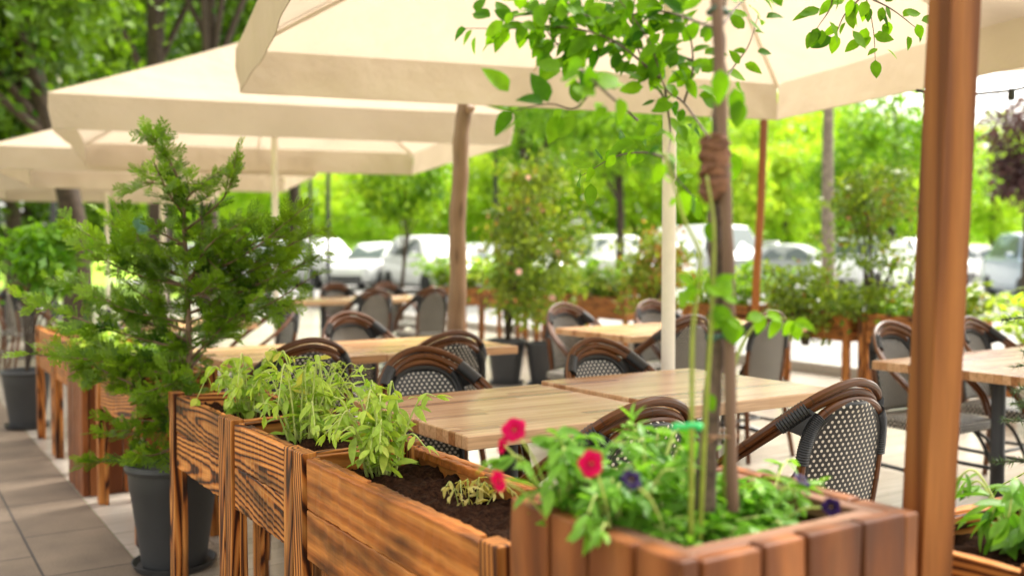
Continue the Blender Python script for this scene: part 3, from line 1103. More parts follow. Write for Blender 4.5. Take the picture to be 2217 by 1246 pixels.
CH = [(1.70, 3.30, 'S', 'woven rattan chair with white dotted back, across the nearest table behind the herbs'),
      (2.49, 3.25, 'S', 'rattan chair across the joined table, left of the cream umbrella pole'),
      (1.60, 1.84, 'N', 'rattan chair tucked behind the petunias, its hoop in front of the table joint'),
      (2.31, 1.80, 'N', 'sharp rattan chair at the table end between staked tree and timber post'),
      (1.52, 3.86, 'N', 'rattan chair with dark shoulder wraps above the leftmost herb planter'),
      (2.20, 3.86, 'N', 'rattan chair with its back to the dotted chair, left of the grey floor pot'),
      (2.36, 5.42, 'S', 'rattan chair on the far side of the second-row table, by the cypress tips'),
      (2.60, 7.00, 'W', 'dim rattan chair at the cypress edge behind the second row'),
      (3.97, 8.50, 'N', 'grey-backed rattan chair before the far table, free of the rustic pole'),
      (4.58, 8.50, 'N', 'grey-backed rattan chair partly hidden by the rustic pole'),
      (4.29, 10.3, 'S', 'chair with dark arched back on the far side of the far table'),
      (4.92, 10.3, 'S', 'pale arched chair top showing above the grey-backed far chair'),
      (3.98, 5.52, 'S', 'pale rattan chair by the two floor pots, at the middle-distance table corner'),
      (4.74, 5.52, 'S', 'pale rattan chair half behind the cream umbrella pole'),
      (3.86, 4.10, 'N', 'rattan chair seen between the cream pole and the staked tree'),
      (4.48, 4.10, 'N', 'rattan chair with ribbed grey back right of the staked tree'),
      (4.32, 3.20, 'S', 'pale rattan chair left of the timber post behind the glaring table'),
      (5.02, 3.20, 'S', 'rattan chair right of the timber post, only its hoop above the glaring table'),
      (4.22, 1.78, 'N', 'rattan chair at the right picture edge with only its seat in view'),
      (1.12, 10.9, 'E', 'dark chair at the left picture edge beyond the far grey pot'),
      (1.30, 11.6, 'S', 'dark chair behind the left-edge chair, under the third canopy')]
DIR = {'S': (PI, (0, -1)), 'N': (0, (0, 1)), 'W': (PI / 2, (-1, 0)), 'E': (-PI / 2, (1, 0))}
proto = None
for (x, y, f, lb) in CH:
    rz, (dx, dy) = DIR[f]
    loc = (x + dx * 0.262, y + dy * 0.262, 0)
    rz += R(rng.uniform(-4, 4))
    if proto is None:
        proto = chair_proto(lb)
        proto.location = loc
        proto.rotation_euler = (0, 0, rz)
    else:
        dup(proto, loc, rz, lb)


# ------------------------------------------------------------------ pots
def pot(label, loc, h=0.41, rt=0.175, rb=0.118, m=None, saucer=True):
    m = m or GREYPLASTIC
    t = thing('flower_pot', label, 'pot', loc, rng.uniform(0, 6))
    mb = MB()
    k = h / 0.41
    mb.lathe([(rb, 0.02), (rb + (rt - rb) * 0.72, h * 0.74), (rt - 0.012, h * 0.76), (rt - 0.008, h * 0.92), (rt, h * 0.925), (rt + 0.005, h * 0.96), (rt, h),
              (rt - 0.018, h), (rt - 0.024, h * 0.9)], 48)
    body = mb.build('body', m, t, smooth='angle')
    mb = MB()
    mb.lathe([(0.001, h * 0.885), (rt * 0.5, h * 0.9), (rt - 0.02, h * 0.89)], 32)
    mb.build('soil', SOIL, t, smooth=True)
    if saucer:
        mb = MB()
        mb.lathe([(rb, 0.0), (rb + 0.025, 0.004), (rb + 0.04, 0.03), (rb + 0.034, 0.03), (rb + 0.02, 0.012), (0.01, 0.012)], 40)
        mb.build('saucer', m, t, smooth='angle')
    return t


CX, CY = 0.985, 4.0
pot('dark grey plastic pot holding the cypress, between scorched planters', (CX, CY, 0), 0.42, 0.178, 0.122)
pot('dark grey plastic pot at the far end of the street planter row', (0.90, 7.72, 0), 0.41, 0.165, 0.112)
FP1 = on(1096, 541 + 1.25 * F / 9.3, 0.0)
FP2 = on(1176, 541 + 1.25 * F / 9.2, 0.0)
pot('grey pot on the terrace floor under the flowering shrub, lighter of two', (FP1.x, FP1.y, 0), 0.42, 0.185, 0.13)
pot('black pot on the terrace floor beside the grey one', (FP2.x, FP2.y, 0), 0.40, 0.165, 0.115, BLACKPLASTIC)


# ------------------------------------------------------------------ cypress
def frond_tpl(n, L, seed):
    """flat spray of scale leaves along +Y (unit length)"""
    rr = random.Random(seed)
    vs, fs = [], []

    def blade(p, d, l, w):
        d = np.array(d) / np.linalg.norm(d)
        x = np.array([d[1], -d[0], 0])
        o = len(vs)
        zz = rr.uniform(-0.02, 0.02)
        vs.extend([tuple(p - x * w * 0.4), tuple(p + x * w * 0.4), tuple(p + d * l * 0.55 + x * w + np.array([0, 0, zz])), tuple(p + d * l + np.array([0, 0, zz * 2])), tuple(p + d * l * 0.55 - x * w + np.array([0, 0, zz]))])
        fs.append((o, o + 1, o + 2, o + 3, o + 4))
    for i in range(n):
        t = 0.08 + 0.92 * i / n
        side = 1 if i % 2 else -1
        a = rr.uniform(0.5, 0.85)
        ln = (0.55 * (1 - t) + 0.14) * rr.uniform(0.7, 1.15)
        dirv = np.array([side * math.sin(a), math.cos(a), 0])
        p = np.array([rr.uniform(-0.01, 0.01), t, -0.12 * t * t])
        m = max(2, int(ln / 0.085))
        for k in range(m):
            q = (k + 0.3) / m
            pp = p + dirv * ln * q
            b = rr.uniform(0.45, 0.8)
            for s2 in (1, -1):
                aa = math.atan2(dirv[0], dirv[1]) + s2 * b
                blade(pp, (math.sin(aa), math.cos(aa), 0), 0.10 * rr.uniform(0.8, 1.3) * (1.2 - 0.5 * q), 0.027)
        blade(p + dirv * ln * 0.85, dirv, 0.14, 0.028)
        blade(p, dirv, ln, 0.016)
    blade(np.array([0, 0.0, 0]), (0, 1, 0), 1.08, 0.012)
    return np.array(vs), fs


FR = [frond_tpl(11, 1, s) for s in range(5)]


def conifer(root, h0, h1, profile, nb, m_leaf, name='foliage', droop=0.0, seed=1, twig=0.0035, frl=(0.07, 0.13), lean=(0, 0), dens=1.0, trunk_r=0.016, az_ok=None):
    rr = random.Random(seed)
    mb = MB()
    tr = MB()
    path = [(lean[0] * t, lean[1] * t, h0 + (h1 - h0) * t) for t in np.linspace(0, 1, 12)]
    path = [(x + 0.012 * math.sin(i * 1.1), y + 0.012 * math.cos(i * 1.7), z) for i, (x, y, z) in enumerate(path)]
    tr.tube(path, [trunk_r * (1 - 0.8 * i / 11) for i in range(12)], 8)
    for b in range(nb):
        t = (b + rr.random()) / nb
        z = h0 + (h1 - h0) * (0.04 + 0.94 * t)
        az = b * 2.399 + rr.uniform(-0.5, 0.5)
        rmax = profile(t) * rr.uniform(0.55, 1.12)
        if az_ok and not az_ok(az, t):
            continue
        px, py = lean[0] * (z - h0) / (h1 - h0), lean[1] * (z - h0) / (h1 - h0)
        el = rr.uniform(-0.05, 0.45) + t * 0.45 - droop
        dv = Vector((math.cos(az) * math.cos(el), math.sin(az) * math.cos(el), math.sin(el)))
        n = 7
        bp = []
        p = Vector((px, py, z))
        step = rmax / n
        for k in range(n + 1):
            bp.append(p.copy())
            dv = (dv + Vector((rr.gauss(0, 0.12), rr.gauss(0, 0.12), 0.06 - 0.02 * k * (droop > 0)))).normalized()
            p = p + dv * step
        tr.tube(bp, [twig * (1.6 - k / n) for k in range(n + 1)], 5)
        nf = max(3, int(rmax / 0.022 * dens))
        for k in range(nf):
            q = 0.12 + 0.88 * (k / nf) ** 0.9
            i = min(n - 1, int(q * n))
            pp = bp[i].lerp(bp[i + 1], q * n - i)
            bd = (bp[i + 1] - bp[i]).normalized()
            sd = bd.cross(Vector((0, 0, 1)))
            if sd.length < 0.1:
                sd = Vector((1, 0, 0))
            sd.normalize()
            sgn = 1 if k % 2 else -1
            fd = (bd * rr.uniform(0.5, 1.0) + sd * sgn * rr.uniform(0.5, 1.0) + Vector((0, 0, rr.uniform(-0.25, 0.6)))).normalized()
            if k >= nf - 2:
                fd = (bd + Vector((rr.gauss(0, 0.15), rr.gauss(0, 0.15), rr.gauss(0.1, 0.15)))).normalized()
            sz = rr.uniform(*frl) * (1.0 if q < 0.8 else 0.9)
            v, f = FR[rr.randrange(5)]
            M = frame(fd, (rr.gauss(0, 0.5), rr.gauss(0, 0.5), 1)) * sz
            mb.add(v @ M.T + np.array(tuple(pp)), f, None, min(1, max(0, rr.gauss(0.30 + 0.45 * q, 0.2))))
    fo = mb.build(name, m_leaf, root)
    tk = tr.build('trunk', L_CYPT, root, smooth=True)
    return fo, tk


def cyp_profile(t):
    # widest at mid height, narrow spike on top
    xs = [0.0, 0.10, 0.25, 0.42, 0.58, 0.70, 0.80, 0.90, 1.0]
    ys = [0.34, 0.42, 0.50, 0.57, 0.52, 0.38, 0.22, 0.17, 0.08]
    return float(np.interp(t, xs, ys))


cy = thing('cypress_tree', 'feathery green potted cypress with one tall spike, standing among the scorched planters', 'conifer', (CX, CY, 0))


def cypress(root):
    rr = random.Random(5)
    o0 = Vector(root.location)
    tpath = [Vector(tuple(v)) - o0 for v in spline([(CX, CY, 0.34), at(412, 960, 3.93), at(411, 800, 3.92), at(406, 640, 3.92), at(399, 500, 3.92), at(394, 420, 3.92), at(368, 350, 3.9), at(326, 292, 3.9)], 8)]
    tr, mb = MB(), MB()
    tr.tube(tpath, [0.017 * (1 - 0.85 * i / len(tpath)) for i in range(len(tpath))], 8)
    tips = [(512, 332), (480, 368), (455, 395), (330, 345), (310, 395), (668, 442), (640, 470), (706, 492), (712, 545), (690, 590), (655, 640), (600, 560), (560, 470), (520, 520),
            (470, 690), (150, 478), (172, 530), (215, 455), (250, 520), (48, 640), (100, 600), (50, 765), (112, 745), (150, 700), (225, 800), (200, 640),
            (235, 905), (180, 1000), (200, 935), (290, 985), (330, 900), (345, 800), (300, 700), (420, 560), (470, 600), (350, 600), (280, 620), (380, 720), (330, 500), (440, 480), (370, 860), (270, 850), (560, 640), (500, 650), (390, 940)]
    jobs = []
    for (px, py) in tips:
        jobs.append((px, py, rr.gauss(3.86, 0.14), 1.0))
        if 430 < py < 900 and rr.random() < 0.28:
            jobs.append((px * 0.78 + 400 * 0.22 + rr.gauss(0, 25), py + rr.gauss(10, 25), rr.gauss(4.0, 0.22), 0.9))
    def spray(bp, L, q0, size, light):
        n = len(bp) - 1
        nf = max(5, int(L / 0.0175))
        for k in range(nf):
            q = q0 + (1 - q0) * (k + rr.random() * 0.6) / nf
            i = min(n - 1, int(q * n))
            pp = bp[i].lerp(bp[i + 1], min(1, q * n - i))
            bd = (bp[i + 1] - bp[i]).normalized()
            sdv = bd.cross(Vector((rr.gauss(0, 0.5), rr.gauss(0, 0.5), 1)))
            sdv = sdv.normalized() if sdv.length > 0.1 else Vector((1, 0, 0))
            sgn = 1 if k % 2 else -1
            fd = (bd * rr.uniform(0.5, 1.1) + sdv * sgn * rr.uniform(0.3, 1.0) + Vector((0, 0, rr.uniform(-0.5, 0.7)))).normalized()
            if k >= nf - 2:
                fd = (bd + Vector((rr.gauss(0, 0.25), rr.gauss(0, 0.25), rr.gauss(0.1, 0.25)))).normalized()
            sz = rr.uniform(0.5, 1.15) * size * (1.15 - 0.3 * q)
            v, f = FR[rr.randrange(5)]
            Mx = frame(fd, (rr.gauss(0, 1.0), rr.gauss(0, 1.0), 0.8)) * sz
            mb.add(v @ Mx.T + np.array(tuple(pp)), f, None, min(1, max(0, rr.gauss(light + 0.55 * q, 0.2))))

    for (px, py, d_, k_) in jobs:
        tip = at(px, py, min(4.5, max(3.5, d_))) - o0
        reach = math.hypot(tip.x, tip.y)
        z0 = tip.z - reach * rr.uniform(0.25, 0.75)
        if py > 780:
            z0 = tip.z + reach * rr.uniform(-0.15, 0.25)
        z0 = min(max(z0, 0.50), tpath[-6].z)
        j = min(range(len(tpath)), key=lambda q: abs(tpath[q].z - z0))
        s0 = tpath[j]
        mid = s0.lerp(tip, 0.5) + Vector((rr.gauss(0, 0.025), rr.gauss(0, 0.025), rr.uniform(-0.05, 0.03)))
        bp = [Vector(tuple(v)) for v in spline([s0, mid, tip], 5)]
        n = len(bp) - 1
        L = (tip - s0).length
        tr.tube(bp, [0.0042 * (1.4 - 1.1 * q / n) for q in range(n + 1)], 5)
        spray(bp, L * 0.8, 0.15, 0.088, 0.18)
        for w_ in range(max(2, int(L / 0.14))):
            q = rr.uniform(0.2, 0.9)
            i = min(n - 1, int(q * n))
            bd = (bp[i + 1] - bp[i]).normalized()
            td = (bd * rr.uniform(0.3, 0.9) + Vector((rr.gauss(0, 0.5), rr.gauss(0, 0.5), rr.gauss(0.25, 0.45)))).normalized()
            l2 = rr.uniform(0.06, 0.13)
            tw = [bp[i] + td * (l2 * u / 3) + Vector((0, 0, -0.01 * (u / 3) ** 2)) for u in range(4)]
            tr.tube(tw, [0.002, 0.0017, 0.0014, 0.001], 4)
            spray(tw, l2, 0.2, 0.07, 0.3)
    for k in range(9, len(tpath)):
        for w_ in range(2):
            v, f = FR[rr.randrange(5)]
            Mx = frame(Vector((rr.gauss(0, 1), rr.gauss(0, 1), rr.uniform(0.1, 1.2))), (rr.gauss(0, 1), rr.gauss(0, 1), 0.5)) * rr.uniform(0.05, 0.10)
            mb.add(v @ Mx.T + np.array(tuple(tpath[k])), f, None, rr.uniform(0.15, 0.7))
    for k in range(10):
        i = len(tpath) - 1 - k
        v, f = FR[rr.randrange(5)]
        Mx = frame((tpath[i] - tpath[i - 1]).normalized() + Vector((rr.gauss(0, .5), rr.gauss(0, .5), 0)), (rr.gauss(0, 1), rr.gauss(0, 1), 0.3)) * rr.uniform(0.05, 0.09)
        mb.add(v @ Mx.T + np.array(tuple(tpath[i])), f, None, 0.6)
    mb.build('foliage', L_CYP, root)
    tr.build('trunk', L_CYPT, root, smooth=True)


cypress(cy)


# ------------------------------------------------------------------ herbs
def herb(name, label, loc, n, h, spread, tpls=LEAFS, leaf=(0.03, 0.06), droop=0.5, mats=None, leaves=(7, 12), group='potted herbs in the planters', stem_r=0.0016, up=0.9, cat='herb', base=0.05):
    mb = MB()
    for i in range(n):
        az = rng.uniform(0, 2 * PI)
        out = abs(rng.gauss(0.6, 0.35)) * spread
        hh = h * rng.uniform(0.5, 1.08)
        b = Vector((math.cos(az) * base * rng.random(), math.sin(az) * base * rng.random(), 0))
        o2 = Vector((math.cos(az + rng.uniform(-0.5, 0.5)), math.sin(az + rng.uniform(-0.5, 0.5)), 0))
        p1 = b + o2 * out * 0.35 + Vector((0, 0, hh * 0.6))
        p2 = b + o2 * out * 0.8 + Vector((0, 0, hh))
        dz = rng.random() * droop
        p3 = b + o2 * (out * (1.15 + 0.25 * dz)) + Vector((0, 0, hh * (1.1 - 0.75 * dz)))
        sp = [Vector(tuple(v)) for v in spline([b, p1, p2, p3], 7)]
        mb.tube(sp, [stem_r * (1.25 - 0.6 * k / len(sp)) for k in range(len(sp))], 5, mi=1)
        nl = rng.randint(*leaves)
        for k in range(nl):
            q = 0.18 + 0.82 * k / nl
            j = min(len(sp) - 2, int(q * (len(sp) - 1)))
            p = sp[j]
            td = (sp[j + 1] - sp[j]).normalized()
            for s in ((1, -1) if rng.random() < 0.75 else (1,)):
                a = rng.uniform(0, 2 * PI)
                side = Vector((math.cos(a), math.sin(a), rng.uniform(-0.2, 0.4)))
                dd = (td * rng.uniform(0.25, 0.9) + side * s + Vector((0, 0, -droop * rng.random() * 1.3))).normalized()
                sz = rng.uniform(*leaf) * (0.75 + 0.5 * math.sin(PI * min(1, q + 0.15)))
                put_leaf(mb, tpls, p, dd, sz, rnd=min(1, max(0, rng.gauss(0.5, 0.25))))
        for _ in range(3):
            dd = (sp[-1] - sp[-2]).normalized() + randdir() * 0.6
            put_leaf(mb, tpls, sp[-1], dd, rng.uniform(*leaf) * 0.8, rnd=rng.uniform(0.5, 0.95))
    o = mb.build(name, mats or [L_HERB, L_STEM], smooth=True, loc=loc)
    return tag(o, label, cat, group)


ZS = 0.685
herb('wilting_herb', 'drooping broad-leaved herb in the planter beside the cypress', (1.06, 3.30, ZS), 15, 0.22, 0.085, LEAFB, (0.032, 0.056), 0.95, leaves=(4, 7), stem_r=0.0024)
herb('sprawling_herb', 'tangled pale green herb with long arching stems, middle planter', (1.05, 2.76, ZS), 20, 0.25, 0.10, LEAFS, (0.030, 0.058), 0.75, leaves=(4, 7), stem_r=0.0026)
herb('thyme_clump', 'fine wiry herb clump behind the tangled one, next to the dotted chair', (1.13, 2.88, ZS), 34, 0.22, 0.10, LEAFS, (0.012, 0.022), 0.6, leaves=(8, 13), stem_r=0.0015)
herb('bushy_herb', 'bright bushy herb at the corner of the nearest table', (1.06, 2.25, ZS), 32, 0.22, 0.088, LEAFS, (0.030, 0.058), 0.6, leaves=(4, 7), stem_r=0.0026)
herb('withered_herb', 'small withered yellow seedling alone on bare soil', (1.115, 1.90, ZS), 9, 0.06, 0.045, LEAFS, (0.018, 0.032), 0.9, [L_DRY, L_STEM], (3, 5), stem_r=0.001)
herb('drooping_herb', 'big drooping leaves in the corner planter behind the timber post', (1.80, 1.02, ZS), 10, 0.15, 0.12, LEAFS, (0.045, 0.075), 0.95, [L_PET, L_STEM], (4, 6), stem_r=0.0026)
herb('drooping_herb', 'drooping herb clump cut by the lower right picture corner', (2.12, 1.03, ZS), 10, 0.15, 0.12, LEAFS, (0.045, 0.07), 0.95, [L_PET, L_STEM], (4, 6), stem_r=0.0026)
herb('dry_sprig', 'orange dried sprig rising above the corner planter at the right edge', (1.98, 1.10, ZS), 4, 0.20, 0.10, LEAFN, (0.02, 0.03), 0.4, [L_DRY, L_DRY], (3, 4), stem_r=0.002)
herb('trailing_herb', 'leafy herb in the planter just beyond the cypress', (1.12, 4.85, ZS), 18, 0.13, 0.14, LEAFS, (0.04, 0.07), 0.6, [L_MID, L_STEM])
herb('flowering_herb', 'pale herb with white blooms in the plank box of the street row', (1.08, 5.6, 0.62), 28, 0.2, 0.16, LEAFB, (0.04, 0.06), 0.5)
herb('low_herb', 'low herb in the small planter past the far plank box', (1.12, 6.2, ZS), 14, 0.10, 0.12, LEAFS, (0.04, 0.06), 0.5, [L_MID, L_STEM])
herb('low_herb', 'low herb in the last planter of the street row', (1.12, 6.9, ZS), 14, 0.10, 0.12, LEAFS, (0.04, 0.06), 0.5, [L_MID, L_STEM])
BHL = ['clipped leafy hedge plant in the low planter near the white sedan', 'leafy hedge plant in the low planter, cut by the right edge', 'bright bedding plant at the foot of the olive shrub', 'dense bedding plant beneath the olive shrub',
       'lime bedding plant beyond the staked tree', 'lime bedding plant right of the cream pole', 'lime bedding plant left of the cream pole',
       'lime bedding plant beside the brownish shrub', 'pale bedding plant behind the floor pots', 'pale bedding plant behind the flowering shrub',
       'pale bedding plant right of the rustic pole', 'lime bedding plant touching the rustic pole', 'small bedding plant left of the rustic pole',
       'small bedding plant behind the far chairs', 'distant bedding plant behind the far table', 'distant bedding plant at the end of the far row']
hb = []
k = 0
for i, y in enumerate(BACKY):
    for q in (0.27, 0.73):
        z = 0.5 if i == 0 else 0.665
        if i == 1:
            z = 0.60
        if k < 3:
            o = herb('bedding_plant', BHL[k], (7.22, y + q, z), 34, 0.34 if i else 0.42, 0.34, LEAFB, (0.06, 0.10), 0.35, [(L_MID, L_LIME, L_SHRUB)[k], L_STEM], (6, 9), 'bedding plants along the parking side', 0.003, cat='plant', base=0.2)
            hb.append(o)
        else:
            o = hb[k % 3].copy()
            COL.objects.link(o)
            o.location = (7.22, y + q, z)
            o.rotation_euler = (0, 0, rng.uniform(0, 6))
            sc = rng.uniform(0.8, 1.15) if i > 2 else rng.uniform(0.5, 0.65)
            o.scale = (sc, sc, sc)
            o['label'] = BHL[k]
        k += 1


# ------------------------------------------------------------------ petunias, pansies
def flower_mesh(name, parent, pos, d, size, m, lobes=5, centre=None):
    mb = MB()
    n = lobes * 6
    M = frame(d, (0.1, 0.2, 1))
    vs, fs = [], []
    rings = [(0.03, -0.35), (0.12, -0.12), (0.45, 0.02), (0.8, 0.05), (1.0, -0.02)]
    for r, z in rings:
        for k in range(n):
            a = 2 * PI * k / n
            rr_ = r * (1 - 0.13 * (0.5 - 0.5 * math.cos(lobes * a)) ** 2 * (r > 0.5)) * (1 + 0.03 * math.sin(3 * a + 1))
            vs.append((rr_ * math.cos(a), z + 0.06 * math.sin(lobes * a) * r, rr_ * math.sin(a)))
    for j in range(len(rings) - 1):
        for k in range(n):
            fs.append((j * n + k, j * n + (k + 1) % n, (j + 1) * n + (k + 1) % n, (j + 1) * n + k))
    v = np.array(vs) * size @ M.T + np.array(tuple(pos))
    mb.add(v, fs, None, np.repeat(np.array([0.0, 0.0, 0.5, 0.8, 1.0]), n))
    o = mb.build(name, m, parent, smooth=True)
    mb = MB()
    mb.tube([np.array(tuple(pos)) - M[:, 1] * size * 0.06, np.array(tuple(pos)) - M[:, 1] * size * 0.02], [size * 0.10, size * 0.05], 6)
    mb.build('centre', centre or PETAL_CENTRE, o)
    return o


PETAL_CENTRE = plain('flower_throat', (0.25, 0.12, 0.02), 0.6)


def bed_plant(name, label, loc, n, h, spread, leaf, tpls=LEAFS, group='flowering plants in the red-brown plank box', droop=0.35, flowers=()):
    t = thing(name, label, 'flower', loc, 0, group)
    o = herb('foliage', None, (0, 0, 0), n, h, spread, tpls, leaf, droop, [L_PET, L_STEM], (5, 9), None, 0.002, cat=None, base=0.035)
    o.parent = t
    for (p, d, s, m) in flowers:
        lp = Vector(p) - Vector(loc)
        flower_mesh('flower', t, lp, d, s, m)
        mb = MB()
        mb.tube(spline([(lp * 0.15)[:], (lp * 0.6 + Vector((0, 0, 0.02)))[:], (lp - Vector(d) * s * 0.3)[:]], 6), 0.0018, 5)
        mb.build('flower_stalk', L_STEM, t, smooth=True)
    return t


tocam = (CAM - Vector((1.0, 1.1, 0.95))).normalized()
zb = BH - 0.082
bed_plant('petunia_plant', 'leafy petunia with a red bloom at the left corner of the plank box', (0.905, 1.235, zb), 20, 0.165, 0.085, (0.03, 0.055), flowers=[
    (at(1113, 929, 1.44), tuple(tocam + Vector((0.1, 0.2, 0.25))), 0.019, PETAL_RED), (at(1079, 1040, 1.40), (-0.95, -0.1, -0.1), 0.017, PETAL_RED), (at(1088, 962, 1.5), (-0.4, 0.9, 0.1), 0.014, PETAL_RED)])
bed_plant('petunia_plant', 'petunia whose red bloom hangs over the street side of the plank box', (0.925, 1.14, zb), 20, 0.145, 0.085, (0.03, 0.055), flowers=[
    (at(1279, 1002, 1.30), tuple(tocam + Vector((-0.2, 0.35, 0.05))), 0.019, PETAL_RED)])
bed_plant('petunia_plant', 'tall leafy petunia without blooms behind the red-flowered ones', (1.03, 1.205, zb), 20, 0.165, 0.09, (0.03, 0.05))
bed_plant('pansy_plant', 'pansy with near-black bloom in front of the bamboo-staked trunk', (0.995, 1.085, zb), 16, 0.11, 0.07, (0.025, 0.045), flowers=[
    (at(1367, 1037, 1.27), tuple(tocam + Vector((0.4, 0, 0.5))), 0.015, PETAL_DARK)])
bed_plant('pansy_plant', 'low pansy foliage at the near corner of the plank box', (0.985, 1.035, zb), 14, 0.09, 0.055, (0.03, 0.05))
bed_plant('pansy_plant', 'pansy with violet blooms at the chair side of the plank box', (1.15, 1.09, zb), 18, 0.10, 0.075, (0.03, 0.05), flowers=[
    (at(1737, 1037, 1.50), tuple(tocam + Vector((0.9, 0, 0.9))), 0.015, PETAL_DARK), (at(1800, 1096, 1.42), tuple(tocam + Vector((0, 0, 0.3))), 0.014, PETAL_DARK)])
bed_plant('pansy_plant', 'leafy clump between the stake and the near right rim of the plank box', (1.10, 1.045, zb), 14, 0.085, 0.055, (0.03, 0.05))

# ------------------------------------------------------------------ young staked tree
TD = 1.46
tb = at(1529, 1075, TD)
yt = thing('young_tree', 'young staked tree with fresh green leaves growing in the red-brown plank box', 'tree', tb)
yt.location.z = zb


def loc_(v):
    return Vector(tuple(v)) - yt.location


mb = MB()
tp = [at(1526, 1110, TD), at(1530, 1000, TD), at(1541, 880, TD), at(1549, 760, TD), at(1553, 640, TD), at(1549, 520, TD), at(1548, 430, TD), at(1552, 300, TD), at(1562, 180, TD), at(1557, 60, TD), at(1566, -80, TD), at(1570, -260, TD)]
sp = [loc_(v) for v in spline(tp, 5)]
mb.tube(sp, [0.0160 - 0.010 * k / len(sp) + 0.0014 * math.sin(k * 1.9) + 0.0008 * math.sin(k * 4.3) for k in range(len(sp))], 10)


def px_path(ps):
    return [loc_(v) for v in spline([at(*p) for p in ps], 6)]


TW = [([(1545, 60, TD), (1430, 25, 1.40), (1300, 40, 1.38), (1200, 15, 1.40), (1090, 45, 1.42)], 0.05, 13),
    ([(1500, 130, 1.42), (1390, 105, 1.42), (1270, 85, 1.40), (1190, 100, 1.42)], 0.05, 10),
    # pixel paths with depth, then leaf size and density
    ([(1550, 320, TD), (1480, 222, 1.42), (1440, 190, 1.40), (1405, 90, 1.38), (1330, -10, 1.36), (1250, -60, 1.34)], 0.046, 15),
    ([(1430, 170, 1.40), (1330, 90, 1.38), (1230, 60, 1.38), (1120, 62, 1.42), (1010, 62, 1.48)], 0.046, 14),
    ([(1380, 260, 1.50), (1290, 180, 1.46), (1240, 130, 1.44), (1180, 60, 1.42), (1150, -40, 1.40)], 0.052, 12),
    ([(1440, 195, 1.40), (1452, 290, 1.42), (1450, 360, 1.46), (1500, 425, 1.50)], 0.040, 8),
    ([(1450, 230, 1.42), (1400, 150, 1.45), (1370, 60, 1.48), (1380, -40, 1.5)], 0.046, 11),
    ([(1560, 60, TD), (1600, 10, 1.50), (1650, -30, 1.55), (1700, -60, 1.6)], 0.046, 8),
    ([(1558, 200, TD), (1585, 150, 1.5), (1620, 100, 1.52), (1640, 40, 1.55)], 0.044, 6),
    ([(1290, 180, 1.46), (1245, 235, 1.30), (1190, 225, 1.2), (1110, 240, 1.12)], 0.06, 3),
    ([(1480, 225, 1.42), (1500, 150, 1.40), (1490, 60, 1.38), (1450, -30, 1.36)], 0.046, 12),
    ([(1560, 20, TD), (1520, -40, 1.42), (1440, -70, 1.40), (1350, -90, 1.36)], 0.05, 12),
    ([(1440, 340, 1.46), (1390, 330, 1.75), (1330, 340, 2.0), (1260, 380, 2.2)], 0.06, 4),
    ([(1566, -60, TD), (1680, -110, 1.8), (1800, -60, 2.0), (1870, -10, 2.1), (1890, 60, 2.15), (1895, 130, 2.15)], 0.050, 13),
    ([(1870, -10, 2.1), (1930, 20, 2.15), (1985, 62, 2.2)], 0.046, 7),
    ([(1800, -60, 2.0), (1800, 10, 2.05), (1770, 60, 2.05)], 0.050, 5),
    ([(1870, -10, 2.1), (1830, 30, 2.1), (1810, 75, 2.12)], 0.05, 5),
]
lf = MB()
for ps, sz, nl in TW:
    sz *= 0.88
    ps = [(px, py, d_ if d_ == TD else max(1.72, d_ + (0.42 if 1.3 < d_ < 1.72 else 0.15))) for (px, py, d_) in ps]
    path = px_path(ps)
    mb.tube(path, [0.0021 * (1.2 - 0.9 * k / len(path)) for k in range(len(path))], 6)
    nl = int(nl * (3.4 if ps[-1][0] < 1600 else 2.0))
    for k in range(nl):
        q = 0.18 + 0.80 * k / max(1, nl - 1)
        j = min(len(path) - 2, int(q * (len(path) - 1)))
        td = (path[j + 1] - path[j]).normalized()
        s = 1 if k % 2 else -1
        sd = td.cross(-Vector(FW)).normalized() * s * rng.uniform(0.3, 1.6)
        dd = td * rng.uniform(0.25, 0.8) + sd * rng.uniform(0.6, 1.0) + Vector((0, 0, -rng.uniform(0.0, 0.6))) + randdir() * 0.3
        up_ = -Vector(FW) * rng.uniform(0.4, 1.2) + Vector((0, 0, 0.7)) + randdir() * 0.5
        put_leaf(lf, LEAFB, path[j] + sd * 0.012 + randdir() * 0.02, dd, sz * rng.uniform(0.6, 1.2), upv=up_, rnd=min(1, max(0, rng.gauss(0.5, 0.28))))
    put_leaf(lf, LEAFB, path[-1], (path[-1] - path[-2]) + Vector((0, 0, -0.01)), sz, upv=-Vector(FW) + Vector((0, 0, 0.5)))
# small leaves close to the trunk
for (px, py, d_, sz) in [(1590, 190, 1.5, 0.05), (1560, 150, 1.4, 0.05), (1600, 215, 1.5, 0.045), (1570, 560, 1.5, 0.03), (1545, 660, 1.4, 0.05), (1530, 480, 1.42, 0.03), (1580, 610, 1.5, 0.035), (1535, 600, 1.42, 0.035), (1575, 800, 1.5, 0.03), (1530, 850, 1.4, 0.03), (1570, 690, 1.42, 0.04), (1600, 700, 1.5, 0.035), (1590, 330, 1.6, 0.05)]:
    put_leaf(lf, LEAFB, loc_(at(px, py, d_)), (RT * rng.uniform(-0.3, 0.6) + Vector((0, 0, -0.8))), sz, upv=-Vector(FW) + Vector((0, 0, 0.6)), rnd=0.4)
mb.build('trunk', BARK_YOUNG, yt, smooth=True)
lf.build('foliage', L_TREE, yt, smooth=True)

